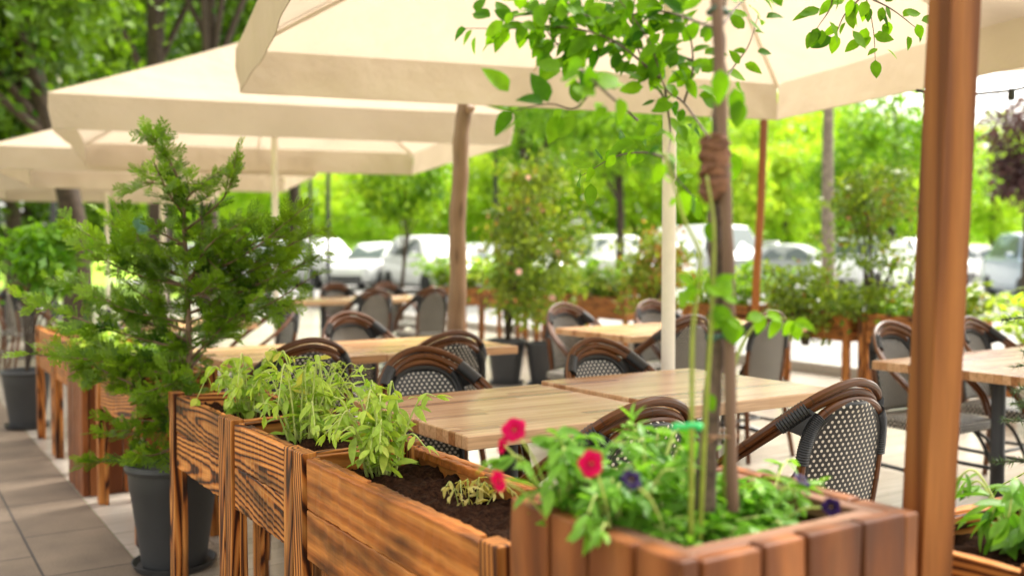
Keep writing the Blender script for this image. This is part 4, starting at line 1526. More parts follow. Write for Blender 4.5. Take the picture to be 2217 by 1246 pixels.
st = thing('wooden_stake', 'weathered wooden stake bound to the young tree', 'stake', at(1586, 1068, 1.44))
st.location.z = zb - 0.02
mb = MB()
sp = [Vector(tuple(v)) - st.location for v in spline([at(1587, 1105, 1.44), at(1582, 900, 1.44), at(1578, 600, 1.44), at(1571, 420, 1.44), at(1560, 200, 1.44), at(1552, 0, 1.44), at(1546, -150, 1.44)], 6)]
mb.tube(sp, [0.0088 + 0.0007 * math.sin(k * 1.1) for k in range(len(sp))], 9)
mb.build('shaft', W_STAKE, st, smooth='angle')

# burlap sleeve holding tree and stake together
mb = MB()
rr2 = [0.019, 0.022, 0.0205, 0.0235, 0.021, 0.0225, 0.020, 0.023, 0.024, 0.0215, 0.017]
mb.tube([at(1548 + 3 * math.sin(k * 2.0), 296 + k * 13.5, TD - 0.012) for k in range(11)], rr2, 14, flat=0.85)
for _v in mb.v:
    _v += nr.normal(size=_v.shape) * 0.0013
for k in range(9):
    a = k * 2.3
    c0 = at(1548, 300 + k * 15, TD - 0.012)
    mb.tube(spline([c0 + Vector((0.0225 * math.cos(a + q), 0.0195 * math.sin(a + q), 0.004 * math.sin(q * 2 + k))) for q in np.linspace(0, 4.5, 10)], 3), 0.0022 + 0.0008 * (k % 3), 5)
o = mb.build('burlap_wrap', BURLAP, smooth=True)
tag(o, 'torn brown burlap sleeve wrapped round the young trunk and stake', 'wrap')


def ring_tie(name, label, px, py, d_, r, m, cat, th=0.0035):
    mb = MB()
    c = at(px, py, d_)
    mb.tube([c + Vector((r * math.cos(a), r * 0.8 * math.sin(a), 0.002 * math.sin(2 * a))) for a in np.linspace(0, 2 * PI, 20, endpoint=False)], th, 6, closed=True)
    mb.tube([c + Vector((-r * 0.8, -r * 0.6, 0)), c + Vector((-r * 1.25, -r * 0.9, 0.003)), c + Vector((-r * 1.6, -r * 0.8, -0.004))], th * 0.7, 5)
    return tag(mb.build(name, m, smooth=True), label, cat)


ring_tie('plant_tie', 'dark green plastic tie round the stake near the top picture edge', 1555, 26, TD - 0.005, 0.016, DARKTIE, 'tie')
ring_tie('plant_tie', 'dark green plastic tie halfway down the young trunk', 1562, 728, TD - 0.006, 0.022, DARKTIE, 'tie')
ring_tie('twine_loop', 'twine loop binding trunk to stake just above the petunias', 1558, 940, TD - 0.006, 0.028, TWINE, 'twine', 0.0022)
mb = MB()
c = at(1487, 923, 1.34)
pts = [c + RT * x + Vector((0, 0, z)) for x, z in ((-0.019, -0.003), (-0.012, 0.001), (-0.004, 0.0), (0.005, 0.002), (0.014, 0.001), (0.019, -0.002))]
mb.tube(spline(pts, 4), [0.0062] * 5 + [0.0048] * 11 + [0.0066] * 5, 8, flat=0.9)
tag(mb.build('plastic_clip', GREENTAPE, smooth=True), 'bright green plastic clip on the canes above the petunias', 'clip')

# green canes
CANES = [('upright green cane with a leaf cluster, left of the young trunk', [(1497, 1060, 1.38), (1498, 900, 1.38), (1500, 720, 1.38), (1516, 560, 1.38), (1480, 470, 1.4), (1440, 330, 1.42)], [(1500, 615), (1560, 640), (1480, 630)]),
         ('thin green cane touching the young trunk', [(1512, 1060, 1.40), (1530, 860, 1.40), (1540, 700, 1.40), (1546, 500, 1.40), (1530, 380, 1.41)], [(1575, 690), (1545, 610)]),
         ('green cane arching right with drooping pale leaves', [(1560, 1050, 1.5), (1580, 860, 1.52), (1610, 740, 1.55), (1660, 685, 1.58), (1700, 690, 1.6)], [(1650, 680), (1690, 690), (1720, 695)])]
for lb, ps, lv in CANES:
    b = at(*ps[0])
    b.z = zb - 0.01
    t = thing('climbing_cane', lb, 'cane', b)
    mb = MB()
    path = [Vector(tuple(v)) - b for v in spline([b] + [at(*p) for p in ps[1:]], 6)]
    mb.tube(path, [0.0035 * (1.15 - 0.6 * k / len(path)) for k in range(len(path))], 7)
    mb.build('stem', L_CANE, t, smooth=True)
    mb = MB()
    for (px, py) in lv:
        p = at(px, py, ps[2][2]) - b
        for q in range(3):
            dd = RT * rng.uniform(-1, 1) + Vector((0, 0, rng.uniform(-0.8, 0.45))) + Vector(FW) * rng.uniform(-0.5, 0.5)
            put_leaf(mb, LEAFB, p, dd, rng.uniform(0.024, 0.036), upv=-Vector(FW) + Vector((0, 0, 0.8)) + randdir() * 0.3, rnd=rng.uniform(0.6, 1.0))
    mb.build('foliage', L_TREE, t, smooth=True)


# ------------------------------------------------------------------ shrubs and trees
def blob_points(n, c, r, nclump, cs, shell=0.55, flat=1.0, seed=0):
    g = np.random.default_rng(seed)
    u = g.normal(size=(nclump, 3))
    u /= np.linalg.norm(u, axis=1)[:, None]
    rad = (shell + (1 - shell) * g.random(nclump) ** 0.5)[:, None] * g.uniform(0.75, 1.1, (nclump, 1))
    cc = np.array(c) + u * rad * np.array(r)
    k = g.integers(0, nclump, n)
    sc = cs * g.uniform(0.5, 1.3, nclump)
    p = cc[k] + g.normal(size=(n, 3)) * sc[k][:, None] * np.array([1, 1, 0.62 * flat])
    tone = g.uniform(0.15, 0.85, nclump)
    rv = np.clip(tone[k] + g.normal(size=n) * 0.16, 0, 1)
    return p, rv, cc


def tree(name, label, loc, h, tr, cr, cz, m, n=9000, nclump=70, cs=0.5, leaf=0.16, bark=None, seed=0, limbs=9, group=None, cat='tree', lean=(0, 0), rz=0, shell=0.5):
    t = thing(name, label, cat, loc, rz, group)
    g = random.Random(seed)
    p, rv, cc = blob_points(n, (lean[0], lean[1], cz), cr, nclump, cs, shell=shell, seed=seed)
    crown_mesh('crown', p, 0.25, leaf, m, t, rnd=rv)
    mb = MB()
    pts = [(0, 0, -0.05), (g.uniform(-.05, .05), g.uniform(-.05, .05), h * 0.25), (lean[0] * 0.4 + g.uniform(-.1, .1), lean[1] * 0.4 + g.uniform(-.1, .1), h * 0.55), (lean[0], lean[1], h * 0.92)]
    sp = spline(pts, 8)
    mb.tube(sp, [tr * (1.15 - 0.85 * k / len(sp)) for k in range(len(sp))], 10)
    for i in range(limbs):
        c = cc[g.randrange(len(cc))]
        k = int(len(sp) * g.uniform(0.42, 0.85))
        a = np.array(sp[k])
        mid = a * 0.45 + c * 0.55 + np.array([g.uniform(-.3, .3), g.uniform(-.3, .3), g.uniform(0.0, 0.5)]) * (np.linalg.norm(c - a) * 0.25)
        lp = spline([a, mid, c], 6)
        r0 = tr * (1.1 - 0.85 * k / len(sp)) * 0.55
        mb.tube(lp, [r0 * (1 - 0.8 * q / len(lp)) for q in range(len(lp))], 7)
    mb.build('trunk', bark or BARK, t, smooth=True)
    return t


def gp(px, d_):
    """ground point seen in pixel column px at depth d_"""
    p = at(px, 541, d_)
    return (p.x, p.y, 0)


# shrubs at the terrace
fs_ = thing('flowering_shrub', 'tall yellow-green shrub dotted with pink blooms, growing from the floor pots', 'shrub', (FP1.x + 0.0, FP1.y - 0.0, 0.0))
p, rv, cc = blob_points(4200, (0.22, -0.14, 1.28), (0.42, 0.42, 0.86), 60, 0.12, seed=3, shell=0.35)
crown_mesh('foliage', p, 0.25, 0.07, L_SHRUB, fs_, rnd=rv)
mb = MB()
for i in range(9):
    c = cc[i * 5]
    mb.tube(spline([(0.02 * i % 0.06, 0.01, 0.38), (c[0] * 0.4, c[1] * 0.4, 0.38 + (c[2] - 0.38) * 0.5), tuple(c)], 6), [0.012, ] * 3 + [0.008] * 5 + [0.005] * 5, 6)
mb.build('stem', BARK, fs_, smooth=True)
g3 = random.Random(4)
for i in range(5):
    c = cc[g3.randrange(len(cc))]
    flower_mesh('flower', fs_, (c[0] - 0.14, c[1] - 0.16, c[2]), (-0.5, -0.8, 0.2), g3.uniform(0.022, 0.04), PETAL_PINK if i else PETAL_RED)

sh = thing('brown_shrub', 'brownish shrub behind the cream umbrella pole in the parking-side row', 'shrub', gp(1420, 9.6))
p, rv, cc = blob_points(2600, (0, 0, 1.05), (0.28, 0.28, 0.45), 34, 0.09, seed=6, shell=0.3)
crown_mesh('foliage', p, 0.2, 0.06, L_SHRUB, sh, rnd=np.clip(rv + 0.25, 0, 1))
mb = MB()
for i in range(6):
    c = cc[i * 4]
    mb.tube(spline([(0, 0, 0.6), (c[0] * 0.4, c[1] * 0.4, 0.85), tuple(c)], 5), 0.008, 6)
mb.build('stem', BARK, sh, smooth=True)

def olive_shrub(label, loc, blobs, seed):
    t = thing('loose_shrub', label, 'shrub', loc)
    P, V, CC = [], [], []
    for i, (n, c, r, k, cs) in enumerate(blobs):
        p, rv, cc = blob_points(n, c, r, k, cs, seed=seed + i, shell=0.35)
        P.append(p)
        V.append(rv)
        CC.append(cc)
    crown_mesh('foliage', np.concatenate(P), 0.2, 0.062, L_JUN, t, rnd=np.concatenate(V))
    mb = MB()
    g = random.Random(seed)
    for cc in CC:
        for i in range(7):
            c = cc[g.randrange(len(cc))]
            mb.tube(spline([(g.uniform(-.03, .03), g.uniform(-.03, .03), 0.4), (c[0] * 0.35 + g.uniform(-.05, .05), c[1] * 0.35, 0.4 + (c[2] - 0.4) * 0.55), tuple(c)], 6), [0.012 * (1 - 0.05 * q) for q in range(13)], 6)
    mb.build('stem', BARK, t, smooth=True)
    return t


olive_shrub('loose olive-green shrub left of the timber post, white cars glinting through its gaps', gp(1885, 8.6),
            [(1500, (0.03, 0.0, 1.72), (0.33, 0.33, 0.34), 30, 0.08), (520, (0, 0, 1.22), (0.52, 0.45, 0.26), 26, 0.07), (1500, (0, 0, 0.74), (0.60, 0.42, 0.20), 34, 0.09)], 61)
olive_shrub('low dark shrub beneath the pale tree trunk behind the ribbed chair', gp(1745, 8.9),
            [(900, (0, 0, 0.95), (0.36, 0.32, 0.28), 22, 0.09), (600, (0, 0, 0.65), (0.42, 0.36, 0.18), 20, 0.09)], 71)

sb = thing('leafy_shrub', 'light-leaved shrub in the far grey pot of the street row', 'shrub', (0.90, 7.72, 0))
p, rv, cc = blob_points(900, (0.12, 0.0, 1.2), (0.24, 0.24, 0.26), 26, 0.07, seed=8, shell=0.4)
crown_mesh('foliage', p, 0.4, 0.085, L_MID, sb, rnd=rv * 0.35)
mb = MB()
for i in range(6):
    c = cc[i * 4]
    mb.tube(spline([(0, 0, 0.36), (c[0] * 0.4, c[1] * 0.4, 0.75), tuple(c)], 5), 0.007, 6)
mb.build('stem', BARK, sb, smooth=True)

# spruce leaning into the frame from the right
spr = thing('spruce_tree', 'young spruce in the corner planter reaching its twigs in from the right picture edge', 'conifer', (2.11, 1.10, ZS))


def spruce(root):
    mb, tr = MB(), MB()
    tr.tube([(0, 0, 0.0), (0.005, 0, 0.35), (0, 0.005, 0.78)], [0.011, 0.008, 0.003], 8)
    r = random.Random(3)
    tips = [at(2168, 692, 2.05), at(2196, 846, 2.0), at(2190, 872, 2.1), at(2214, 760, 2.1)]
    tg = [Vector(tuple(v)) - Vector(root.location) for v in tips]
    for i in range(44):
        a = i * 2.4
        z = 0.10 + i * 0.0155
        rad = 0.155 * (1 - z / 0.85) + 0.02
        tg.append(Vector((math.cos(a) * rad, math.sin(a) * rad, z)))
    tg.append(Vector((0, 0, 0.80)))
    for i, v in enumerate(tg):
        s0 = Vector((0, 0, min(0.74, max(0.06, v.z - 0.02))))
        path = [Vector(tuple(q)) for q in spline([s0, s0.lerp(v, 0.55) + Vector((0, 0, 0.012)), v], 8)]
        tr.tube(path, [0.0026 * (1.2 - 0.9 * k / len(path)) for k in range(len(path))], 5)
        n = int((v - s0).length / 0.0011)
        for k in range(n):
            q = 0.08 + 0.92 * k / n
            j = min(len(path) - 2, int(q * (len(path) - 1)))
            p = path[j].lerp(path[j + 1], q * (len(path) - 1) - j)
            td = (path[j + 1] - path[j]).normalized()
            dd = (td * 0.8 + randdir(0.2) * 0.9).normalized()
            x = dd.cross(randdir()).normalized() * 0.0013
            e = p + dd * r.uniform(0.013, 0.021)
            mb.add([tuple(p - x), tuple(p + x), tuple(e)], [(0, 1, 2)])
    mb.build('needles', L_SPRUCE, root)
    tr.build('trunk', BARK, root, smooth=True)


spruce(spr)

# slender young tree in the far row (hanging light foliage)
tree('slender_tree', 'slender young tree with hanging light foliage above the far chairs', gp(875, 12.3), 2.6, 0.03, (0.55, 0.55, 0.65), 2.15, L_MID, 2400, 36, 0.14, 0.10, seed=21, limbs=7)

# dark trees behind the canopies
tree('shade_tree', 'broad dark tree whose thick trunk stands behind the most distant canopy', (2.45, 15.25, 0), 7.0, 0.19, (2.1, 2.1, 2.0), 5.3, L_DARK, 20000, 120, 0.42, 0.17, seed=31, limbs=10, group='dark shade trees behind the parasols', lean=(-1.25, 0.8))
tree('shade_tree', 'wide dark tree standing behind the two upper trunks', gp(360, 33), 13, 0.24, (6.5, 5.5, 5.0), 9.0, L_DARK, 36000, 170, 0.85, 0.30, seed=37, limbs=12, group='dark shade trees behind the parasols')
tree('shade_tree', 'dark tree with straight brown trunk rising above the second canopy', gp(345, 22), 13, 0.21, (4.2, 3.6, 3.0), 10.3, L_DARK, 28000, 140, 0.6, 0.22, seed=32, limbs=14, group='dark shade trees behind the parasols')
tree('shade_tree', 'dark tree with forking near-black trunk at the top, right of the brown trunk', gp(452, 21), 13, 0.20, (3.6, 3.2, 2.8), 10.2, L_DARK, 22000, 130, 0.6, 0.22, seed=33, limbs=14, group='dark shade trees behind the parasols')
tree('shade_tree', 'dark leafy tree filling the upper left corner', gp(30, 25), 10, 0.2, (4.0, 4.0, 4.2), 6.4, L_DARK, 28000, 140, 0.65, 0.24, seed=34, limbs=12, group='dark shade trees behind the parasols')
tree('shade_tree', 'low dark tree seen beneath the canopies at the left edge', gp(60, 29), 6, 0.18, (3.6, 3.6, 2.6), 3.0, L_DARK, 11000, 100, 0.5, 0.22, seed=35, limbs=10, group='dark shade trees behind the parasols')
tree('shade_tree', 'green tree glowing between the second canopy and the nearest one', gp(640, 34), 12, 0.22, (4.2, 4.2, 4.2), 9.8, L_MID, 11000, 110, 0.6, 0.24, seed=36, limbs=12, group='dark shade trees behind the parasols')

# mid-distance trees
tree('leafy_tree', 'sunlit tree with dark leaning trunk right of the rustic pole', gp(1140, 24), 7.5, 0.15, (2.6, 2.6, 1.7), 5.2, L_MID, 9000, 80, 0.36, 0.17, seed=41, limbs=10, group='sunlit trees by the car park')
tree('leafy_tree', 'sunlit tree with slender dark trunk beyond the young tree leaves', gp(1340, 27), 7, 0.13, (2.6, 2.6, 1.8), 4.9, L_MID, 9000, 80, 0.38, 0.18, seed=42, limbs=10, group='sunlit trees by the car park')
tree('leafy_tree', 'tree with smooth pale grey trunk beside the loose olive shrub', gp(1797, 14.5), 9, 0.095, (2.3, 2.3, 1.6), 7.6, L_MID, 6000, 60, 0.36, 0.16, bark=BARK_PALE, seed=43, limbs=8, group='sunlit trees by the car park')
tree('leafy_tree', 'loose tree with open crown between the pale trunk and the timber post', gp(1930, 30), 6.5, 0.13, (2.4, 2.4, 2.2), 3.7, L_MID, 8000, 70, 0.4, 0.2, seed=44, limbs=10, group='sunlit trees by the car park')
tree('purple_tree', 'purple-leaved tree at the right picture edge beneath the string of lights', gp(2225, 21), 5.2, 0.11, (0.75, 0.75, 1.2), 3.5, L_PURPLE, 3500, 40, 0.24, 0.15, seed=45, limbs=8)
tree('leafy_tree', 'pale green tree right of the timber post above the white sedan', gp(2150, 46), 7, 0.22, (3.2, 3.2, 2.8), 4.4, L_LIME, 8000, 80, 0.5, 0.26, seed=46, limbs=9, group='sunlit trees by the car park')

# far line of lime trees (three kinds copied)
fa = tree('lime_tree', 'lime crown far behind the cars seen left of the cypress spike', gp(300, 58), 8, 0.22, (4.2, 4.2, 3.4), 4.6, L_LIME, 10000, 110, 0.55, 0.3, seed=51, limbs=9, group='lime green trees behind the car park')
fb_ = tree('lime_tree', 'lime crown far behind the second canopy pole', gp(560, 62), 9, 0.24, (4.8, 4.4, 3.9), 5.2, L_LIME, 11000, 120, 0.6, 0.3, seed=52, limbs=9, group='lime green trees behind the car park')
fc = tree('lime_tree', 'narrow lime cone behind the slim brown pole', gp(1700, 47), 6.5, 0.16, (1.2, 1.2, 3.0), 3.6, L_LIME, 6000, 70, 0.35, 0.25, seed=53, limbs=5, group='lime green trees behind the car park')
FAR = [(430, 66, 0, 1.0, 'lime crown far behind the cypress, first right of its spike'),
       (700, 60, 1, 0.95, 'lime crown behind the pair of thin dark posts'),
       (830, 56, 0, 0.9, 'lime crown above the gap between parked cars'),
       (960, 62, 1, 1.05, 'lime crown directly behind the rustic pole'),
       (1080, 58, 0, 1.0, 'lime crown behind the flowering shrub top'),
       (1230, 60, 1, 1.25, 'lime crown left of the white rear-view car'),
       (1370, 56, 0, 1.2, 'lime crown behind the cream umbrella pole'),
       (1500, 62, 1, 1.25, 'lime crown behind the young tree trunk'),
       (1620, 54, 0, 1.25, 'lime crown touching the slim brown pole'),
       (1600, 44, 2, 0.9, 'narrow lime cone above the white van'),
       (1740, 60, 1, 1.25, 'lime crown behind the pale grey trunk'),
       (1860, 58, 0, 0.98, 'lime crown under the white gap of sky'),
       (1990, 62, 1, 0.8, 'lime crown hidden by the timber post'),
       (2090, 66, 0, 0.9, 'lime crown just right of the timber post'),
       (2230, 60, 1, 0.85, 'lime crown at the right picture edge')]
for i, (px, d_, k, sc, lb) in enumerate(FAR):
    q = sc * rng.uniform(0.95, 1.05)
    dup((fa, fb_, fc)[k], gp(px, d_), rng.uniform(0, 6), lb, (q, q, q))


# ------------------------------------------------------------------ cars
def paint(name, col, rough=0.25):
    m, nt, out = mat(name)
    tc = N(nt, 'TexCoord')
    no = N(nt, 'TexNoise', {'Vector': tc.outputs['Object'], 'Scale': 3.0, 'Detail': 4.0})
    c = MIX(nt, no.outputs[0], tuple(x * 0.93 for x in col), col)
    PR(nt, out, c, rough, 0.0, None, **{'Coat Weight': 0.6, 'Coat Roughness': 0.05})
    return m


PAINT_W = paint('white_paint', (0.80, 0.81, 0.82))
PAINT_S = paint('silver_paint', (0.42, 0.44, 0.46))
PAINT_D = paint('dark_paint', (0.06, 0.065, 0.075))
PAINT_B = paint('blue_grey_paint', (0.30, 0.38, 0.48))
GLASSD = plain('car_glass', (0.13, 0.16, 0.16), 0.05, var=0.1, bump=0.0)  # base colour lightened to stand in for the sky reflected in the panes
TYRE = plain('tyre_rubber', (0.02, 0.02, 0.02), 0.8)
ALLOY = plain('alloy_rim', (0.55, 0.56, 0.58), 0.3, 0.8)
LAMPW = plain('headlamp_lens', (0.7, 0.72, 0.74), 0.1)
LAMPR = plain('tail_lamp', (0.45, 0.02, 0.02), 0.2)
TRIM = plain('dark_trim', (0.025, 0.025, 0.027), 0.6)


def car(label, loc, rz, kind='hatch', pm=None):
    pm = pm or PAINT_W
    t = thing('parked_car' if kind != 'van' else 'parked_van', label, 'car' if kind != 'van' else 'van', loc, rz, 'cars parked beyond the terrace')
    K = {'hatch': dict(L=4.1, W=1.76, belt=0.93, roof=1.50, hood=0.90, nose=0.72, ws=(0.95, 0.25), rw=(-1.35, -1.95), deck=0.95),
         'sedan': dict(L=4.6, W=1.80, belt=0.92, roof=1.44, hood=0.88, nose=0.70, ws=(0.95, 0.20), rw=(-0.95, -1.60), deck=1.0),
         'suv': dict(L=4.4, W=1.86, belt=1.05, roof=1.68, hood=1.02, nose=0.82, ws=(1.0, 0.40), rw=(-1.65, -2.05), deck=1.08),
         'van': dict(L=5.2, W=1.95, belt=1.20, roof=2.15, hood=1.12, nose=0.85, ws=(1.75, 1.10), rw=(-2.5, -2.58), deck=1.25)}[kind]
    hl, hw = K['L'] / 2, K['W'] / 2
    # lower body: loft of rings along x
    st_ = [(-hl, 0.45, 0.80, K['deck'] * 0.86, 0.86), (-hl + 0.1, 0.26, 0.80, K['deck'] * 0.97, 0.95), (K['rw'][1] + 0.05, 0.22, 0.85, K['deck'], 1.0), (K['rw'][0], 0.2, 0.85, K['belt'] + 0.03, 1.0),
           (0, 0.2, 0.85, K['belt'], 1.0), (K['ws'][0], 0.2, 0.85, K['hood'] + 0.03, 0.99), (hl - 0.55, 0.2, 0.8, K['hood'] - 0.07, 0.96), (hl - 0.12, 0.24, 0.72, K['nose'], 0.88), (hl, 0.36, 0.62, K['nose'] - 0.12, 0.74)]
    vs, fs = [], []
    for (x, zb_, zm, zt, wf) in st_:
        w = hw * wf
        zm = min(zm, zt - 0.06) * 0.8
        vs += [(x, -w * 0.9, zb_), (x, -w, zb_ + 0.12), (x, -w, zm), (x, -w * 0.95, zt - 0.03), (x, -w * 0.86, zt), (x, 0, zt + 0.035), (x, w * 0.86, zt), (x, w * 0.95, zt - 0.03), (x, w, zm), (x, w, zb_ + 0.12), (x, w * 0.9, zb_)]
    m = 11
    for i in range(len(st_) - 1):
        for k in range(m):
            fs.append((i * m + k, i * m + (k + 1) % m, (i + 1) * m + (k + 1) % m, (i + 1) * m + k))
    fs.append(tuple(range(m)))
    fs.append(tuple((len(st_) - 1) * m + k for k in range(m - 1, -1, -1)))
    mb = MB()
    mb.add(vs, fs)
    # cabin shell
    bz = K['belt'] + 0.0
    a0, a1 = K['ws']
    c1, c0 = K['rw']
    cab = [(c0, 0.84, K['deck']), (c1, 0.68, K['roof'] - 0.07), (c1 + 0.25, 0.70, K['roof'] - 0.01), ((a1 + c1) / 2, 0.72, K['roof']), (a1 - 0.15, 0.70, K['roof'] - 0.03), (a1, 0.68, K['roof'] - 0.08), (a0, 0.82, K['hood'] + 0.03)]
    vs, fs = [], []
    for (x, wf, z) in cab:
        w = hw * wf
        bw = hw * 0.9
        vs += [(x, -bw, bz - 0.03), (x, -w, z - 0.03), (x, -w * 0.85, z), (x, 0, z + 0.02), (x, w * 0.85, z), (x, w, z - 0.03), (x, bw, bz - 0.03)]
    for i in range(len(cab) - 1):
        for k in range(6):
            fs.append((i * 7 + k, i * 7 + k + 1, (i + 1) * 7 + k + 1, (i + 1) * 7 + k))
    mb.add(vs, fs)
    body = mb.build('body', pm, t, smooth='angle')
    body.modifiers.new('sub', 'BEVEL').width = 0.02
    # glass

    def pane(name, P):
        g = MB()
        P = [Vector(p) for p in P]
        nrm = (P[1] - P[0]).cross(P[-1] - P[0]).normalized()
        cen = sum(P, Vector()) / len(P)
        if nrm.dot(cen - Vector((0, 0, 0.8))) < 0:
            nrm = -nrm
        P = [p + nrm * 0.012 for p in P]
        Q = [p - nrm * 0.02 for p in P]
        n = len(P)
        g.add([tuple(p) for p in P + Q], [tuple(range(n)), tuple(range(2 * n - 1, n - 1, -1))] + [(k, (k + 1) % n, n + (k + 1) % n, n + k) for k in range(n)])
        g.build(name, GLASSD, t)
    w1, w0 = hw * 0.62, hw * 0.74
    zt, zf, zr = K['roof'] - 0.13, K['hood'] + 0.10, K['deck'] + 0.08
    pane('windscreen', [(a0 - 0.06, -w0, zf), (a0 - 0.06, w0, zf), (a1 + 0.05, w1, zt), (a1 + 0.05, -w1, zt)])
    if kind != 'van':
        pane('rear_window', [(c0 + 0.08, -w0, zr), (c0 + 0.08, w0, zr), (c1 - 0.04, w1, zt), (c1 - 0.04, -w1, zt)])
    ws0, ws1 = hw * 0.895, hw * 0.715
    mid = -0.35 if kind != 'van' else 0.6
    for s in (1, -1):
        pane('side_window', [(a0 - 0.32, s * ws0, bz + 0.03), (mid + 0.04, s * ws0, bz + 0.03), (mid + 0.04, s * ws1, zt), (a1 - 0.04, s * ws1, zt)])
        if kind != 'van':
            pane('side_window', [(mid - 0.04, s * ws0, bz + 0.03), (c0 + 0.42, s * ws0, bz + 0.05), (c1 + 0.16, s * ws1, zt), (mid - 0.04, s * ws1, zt)])
        g = MB()
        g.box((hl - 0.16, s * hw * 0.66, K['nose'] - 0.08), (0.22, 0.34, 0.13), 0)
        g.build('headlight', LAMPW, t, bevel=0.03)
        g = MB()
        g.box((-hl + 0.05, s * hw * 0.76, 0.82), (0.1, 0.26, 0.2), 0)
        g.build('tail_light', LAMPR, t, bevel=0.03)
        g = MB()
        g.box((a0 - 0.22, s * (hw + 0.07), bz + 0.08), (0.12, 0.16, 0.12), 0)
        g.build('mirror', pm, t, bevel=0.03)
        for x in (hl - 0.82, -hl + 0.80):
            wh = bpy.data.objects.new('wheel', None)
            COL.objects.link(wh)
            wh.parent = t
            wh.location = (x, s * (hw - 0.09), 0.32)
            wh.rotation_euler = (PI / 2, 0, 0)
            g = MB()
            g.lathe([(0.2, -0.1), (0.3, -0.1), (0.32, -0.06), (0.32, 0.06), (0.3, 0.1), (0.2, 0.1)], 28)
            ty = g.build('tyre', TYRE, wh, smooth='angle')
            g = MB()
            g.lathe([(0.001, -0.085), (0.06, -0.09), (0.07, -0.07), (0.19, -0.075), (0.205, -0.1), (0.205, 0.1), (0.19, 0.075), (0.07, 0.07), (0.06, 0.09), (0.001, 0.085)], 20)
            g.build('rim', ALLOY, wh, smooth='angle')
            g = MB()
            g.lathe([(0.36, -0.02), (0.38, -0.02), (0.38, 0.02), (0.36, 0.02)], 28)
    g = MB()
    g.box((hl - 0.03, 0, 0.36), (0.1, hw * 1.25, 0.16), 1)
    g.build('grille', TRIM, t, bevel=0.02)
    g = MB()
    g.box((-hl + 0.02, 0, 0.36), (0.1, hw * 1.4, 0.14), 1)
    g.build('rear_bumper', TRIM, t, bevel=0.02)
    g = MB()
    g.box((0, 0, 0.2), (K['L'] - 0.5, K['W'] - 0.3, 0.12), 0)
    g.build('underbody', TRIM, t)
    return t


VA = math.atan2(FW.y, FW.x)   # heading of the view direction; facing the camera is VA + pi
car('white hatchback behind the cypress, cut by the second canopy pole', gp(545, 33), VA + PI - 0.6, 'suv')
car('white estate car with long bonnet left of the thin dark post', gp(690, 34), VA + PI + 0.7, 'suv')
car('white hatchback nose-on between the thin posts and the rustic pole', gp(815, 33), VA + PI - 0.35, 'hatch')
car('white car facing the terrace just left of the rustic pole', gp(940, 30), VA + PI + 0.5, 'suv')
car('silver-white car just right of the rustic pole', gp(1045, 34), VA + PI - 0.5, 'hatch', PAINT_S)
car('white car seen from the rear above the bedding plants, right of the flowering shrub', gp(1312, 30), VA + 0.1, 'suv')
car('tall white van behind the young tree trunk', gp(1545, 36), VA + PI + 0.5, 'van')
car('dark grey car behind the slim brown pole', gp(1655, 44), VA + PI - 0.3, 'suv', PAINT_D)
car('silver car with long sloping windscreen beside the pale trunk', gp(1735, 33), VA + PI + 1.0, 'sedan', PAINT_S)
car('white car glimpsed through the loose olive shrub', gp(1870, 30), VA + PI - 0.7, 'suv')
car('white sedan in profile right of the timber post, rear wheel in view', gp(2085, 39), VA - PI / 2 - 0.15 + PI, 'sedan')
car('white car farthest left, seen between cypress fronds and far canopy', gp(440, 32), VA + PI - 0.4, 'hatch')
car('white car behind the flowering shrub', gp(1150, 35), VA + PI + 0.3, 'suv')
car('white car half hidden by the cream umbrella pole and brown shrub', gp(1440, 34), VA + PI - 0.5, 'hatch')
car('white car hidden mostly by the timber post', gp(1985, 37), VA + PI + 0.4, 'suv')
car('blue-grey car at the right picture edge', gp(2262, 24), VA + PI - 0.2, 'suv', PAINT_B)

# ------------------------------------------------------------------ small street things
for (px, d_, r, h, lb) in [(711, 22, 0.05, 4.5, 'thin dark lamp post between the second canopy and the rustic pole'),
                           (673, 24, 0.045, 4.5, 'thin brownish post left of the dark lamp post'),
                           (1073, 26, 0.07, 4.0, 'dark post between the rustic pole and the flowering shrub'),
                           (117, 18, 0.05, 4.2, 'dark post beside the thick trunk under the far canopy')]:
    t = thing('lamp_post', lb, 'post', gp(px, d_), 0, 'thin dark posts by the car park')
    mb = MB()
    mb.lathe([(r * 1.8, 0), (r * 1.6, 0.25), (r, 0.3), (r * 0.8, h)], 12)
    mb.build('shaft', BLACKMETAL, t, smooth='angle')
    mb = MB()
    mb.lathe([(0.03, h), (0.16, h + 0.05), (0.18, h + 0.3), (0.05, h + 0.42), (0.001, h + 0.45)], 12)
    mb.build('lantern', WHITEMETAL, t, smooth='angle')

t = thing('road_sign', 'small pale blue road sign on a post behind the cypress', 'sign', gp(302, 31), VA + PI)
mb = MB()
mb.tube([(0, 0, 0), (0, 0, 2.3)], 0.03, 8)
mb.build('post', plain('galvanised', (0.4, 0.41, 0.42), 0.4, 0.6), t)
mb = MB()
n = 24
mb.tube([(0.035, 0, 1.95), (0.055, 0, 1.95)], 0.30, n)
mb.build('disc', plain('sign_blue', (0.35, 0.55, 0.8), 0.4), t)
mb = MB()
mb.box((0.045, 0, 1.52), (0.02, 0.36, 0.24), 1)
mb.build('plate', plain('sign_red', (0.7, 0.10, 0.05), 0.4), t)

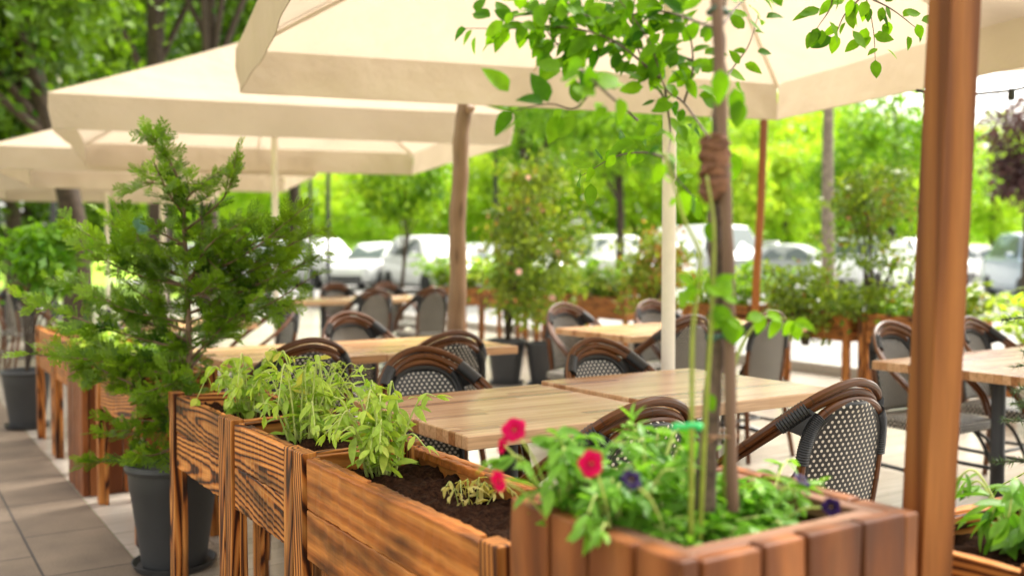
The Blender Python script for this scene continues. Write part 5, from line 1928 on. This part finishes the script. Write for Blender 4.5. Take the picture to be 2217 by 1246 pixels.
# string of lights at the right
sl = thing('string_lights', 'black festoon wire with bulb holders right of the timber post', 'lights', at(2010, 205, 4.2))
o0 = Vector(sl.location)
mb = MB()
ps = [at(1985, 196, 4.2) - o0, at(2060, 206, 4.3) - o0, at(2150, 200, 4.5) - o0, at(2230, 187, 4.6) - o0, at(2420, 130, 4.8) - o0]
mb.tube(spline(ps, 8), 0.007, 6)
mb.build('wire', TRIM, sl, smooth=True)
for (px, py, d_) in ((2015, 206, 4.23), (2190, 196, 4.55), (2360, 150, 4.75)):
    mb = MB()
    c = at(px, py, d_) - o0
    mb.tube([c + Vector((0, 0, 0.008)), c - Vector((0, 0, 0.03)), c - Vector((0, 0, 0.045))], [0.013, 0.016, 0.012], 10)
    hd = mb.build('bulb_holder', TRIM, sl, smooth='angle')

# ------------------------------------------------------------------ light and sky
w = bpy.data.worlds.new('World')
S.world = w
w.use_nodes = True
nt = w.node_tree
nt.nodes.clear()
SUN_EL, SUN_AZ = R(55), R(80)     # azimuth clockwise from +Y
sky = nt.nodes.new('ShaderNodeTexSky')
sky.sky_type = 'NISHITA'
sky.sun_disc = False
sky.sun_elevation = SUN_EL
sky.sun_rotation = SUN_AZ
sky.dust_density = 4.0
sky.air_density = 1.0
hs = nt.nodes.new('ShaderNodeHueSaturation')
hs.inputs['Saturation'].default_value = 0.12
nt.links.new(sky.outputs[0], hs.inputs['Color'])
warm = MIX(nt, 1.0, hs.outputs[0], (1.0, 0.955, 0.88), 'MULTIPLY')
bg = nt.nodes.new('ShaderNodeBackground')
bg.inputs[1].default_value = 0.15
nt.links.new(warm, bg.inputs[0])
wo = nt.nodes.new('ShaderNodeOutputWorld')
nt.links.new(bg.outputs[0], wo.inputs[0])

ld = bpy.data.lights.new('sun', 'SUN')
ld.energy = 1.2
ld.angle = R(18)
ld.color = (1.0, 0.95, 0.86)
lo = bpy.data.objects.new('sun', ld)
COL.objects.link(lo)
sd = Vector((math.sin(SUN_AZ) * math.cos(SUN_EL), math.cos(SUN_AZ) * math.cos(SUN_EL), math.sin(SUN_EL)))
lo.rotation_euler = sd.to_track_quat('Z', 'Y').to_euler()

S.view_settings.view_transform = 'Standard'
S.view_settings.look = 'None'
S.view_settings.exposure = 2.15
S.view_settings.gamma = 1.0
S.render.engine = 'CYCLES'
S.cycles.use_denoising = True
S.cycles.max_bounces = 8
S.cycles.diffuse_bounces = 4
S.cycles.glossy_bounces = 3
S.cycles.transmission_bounces = 5
S.cycles.transparent_max_bounces = 6
S.cycles.sample_clamp_indirect = 6.0
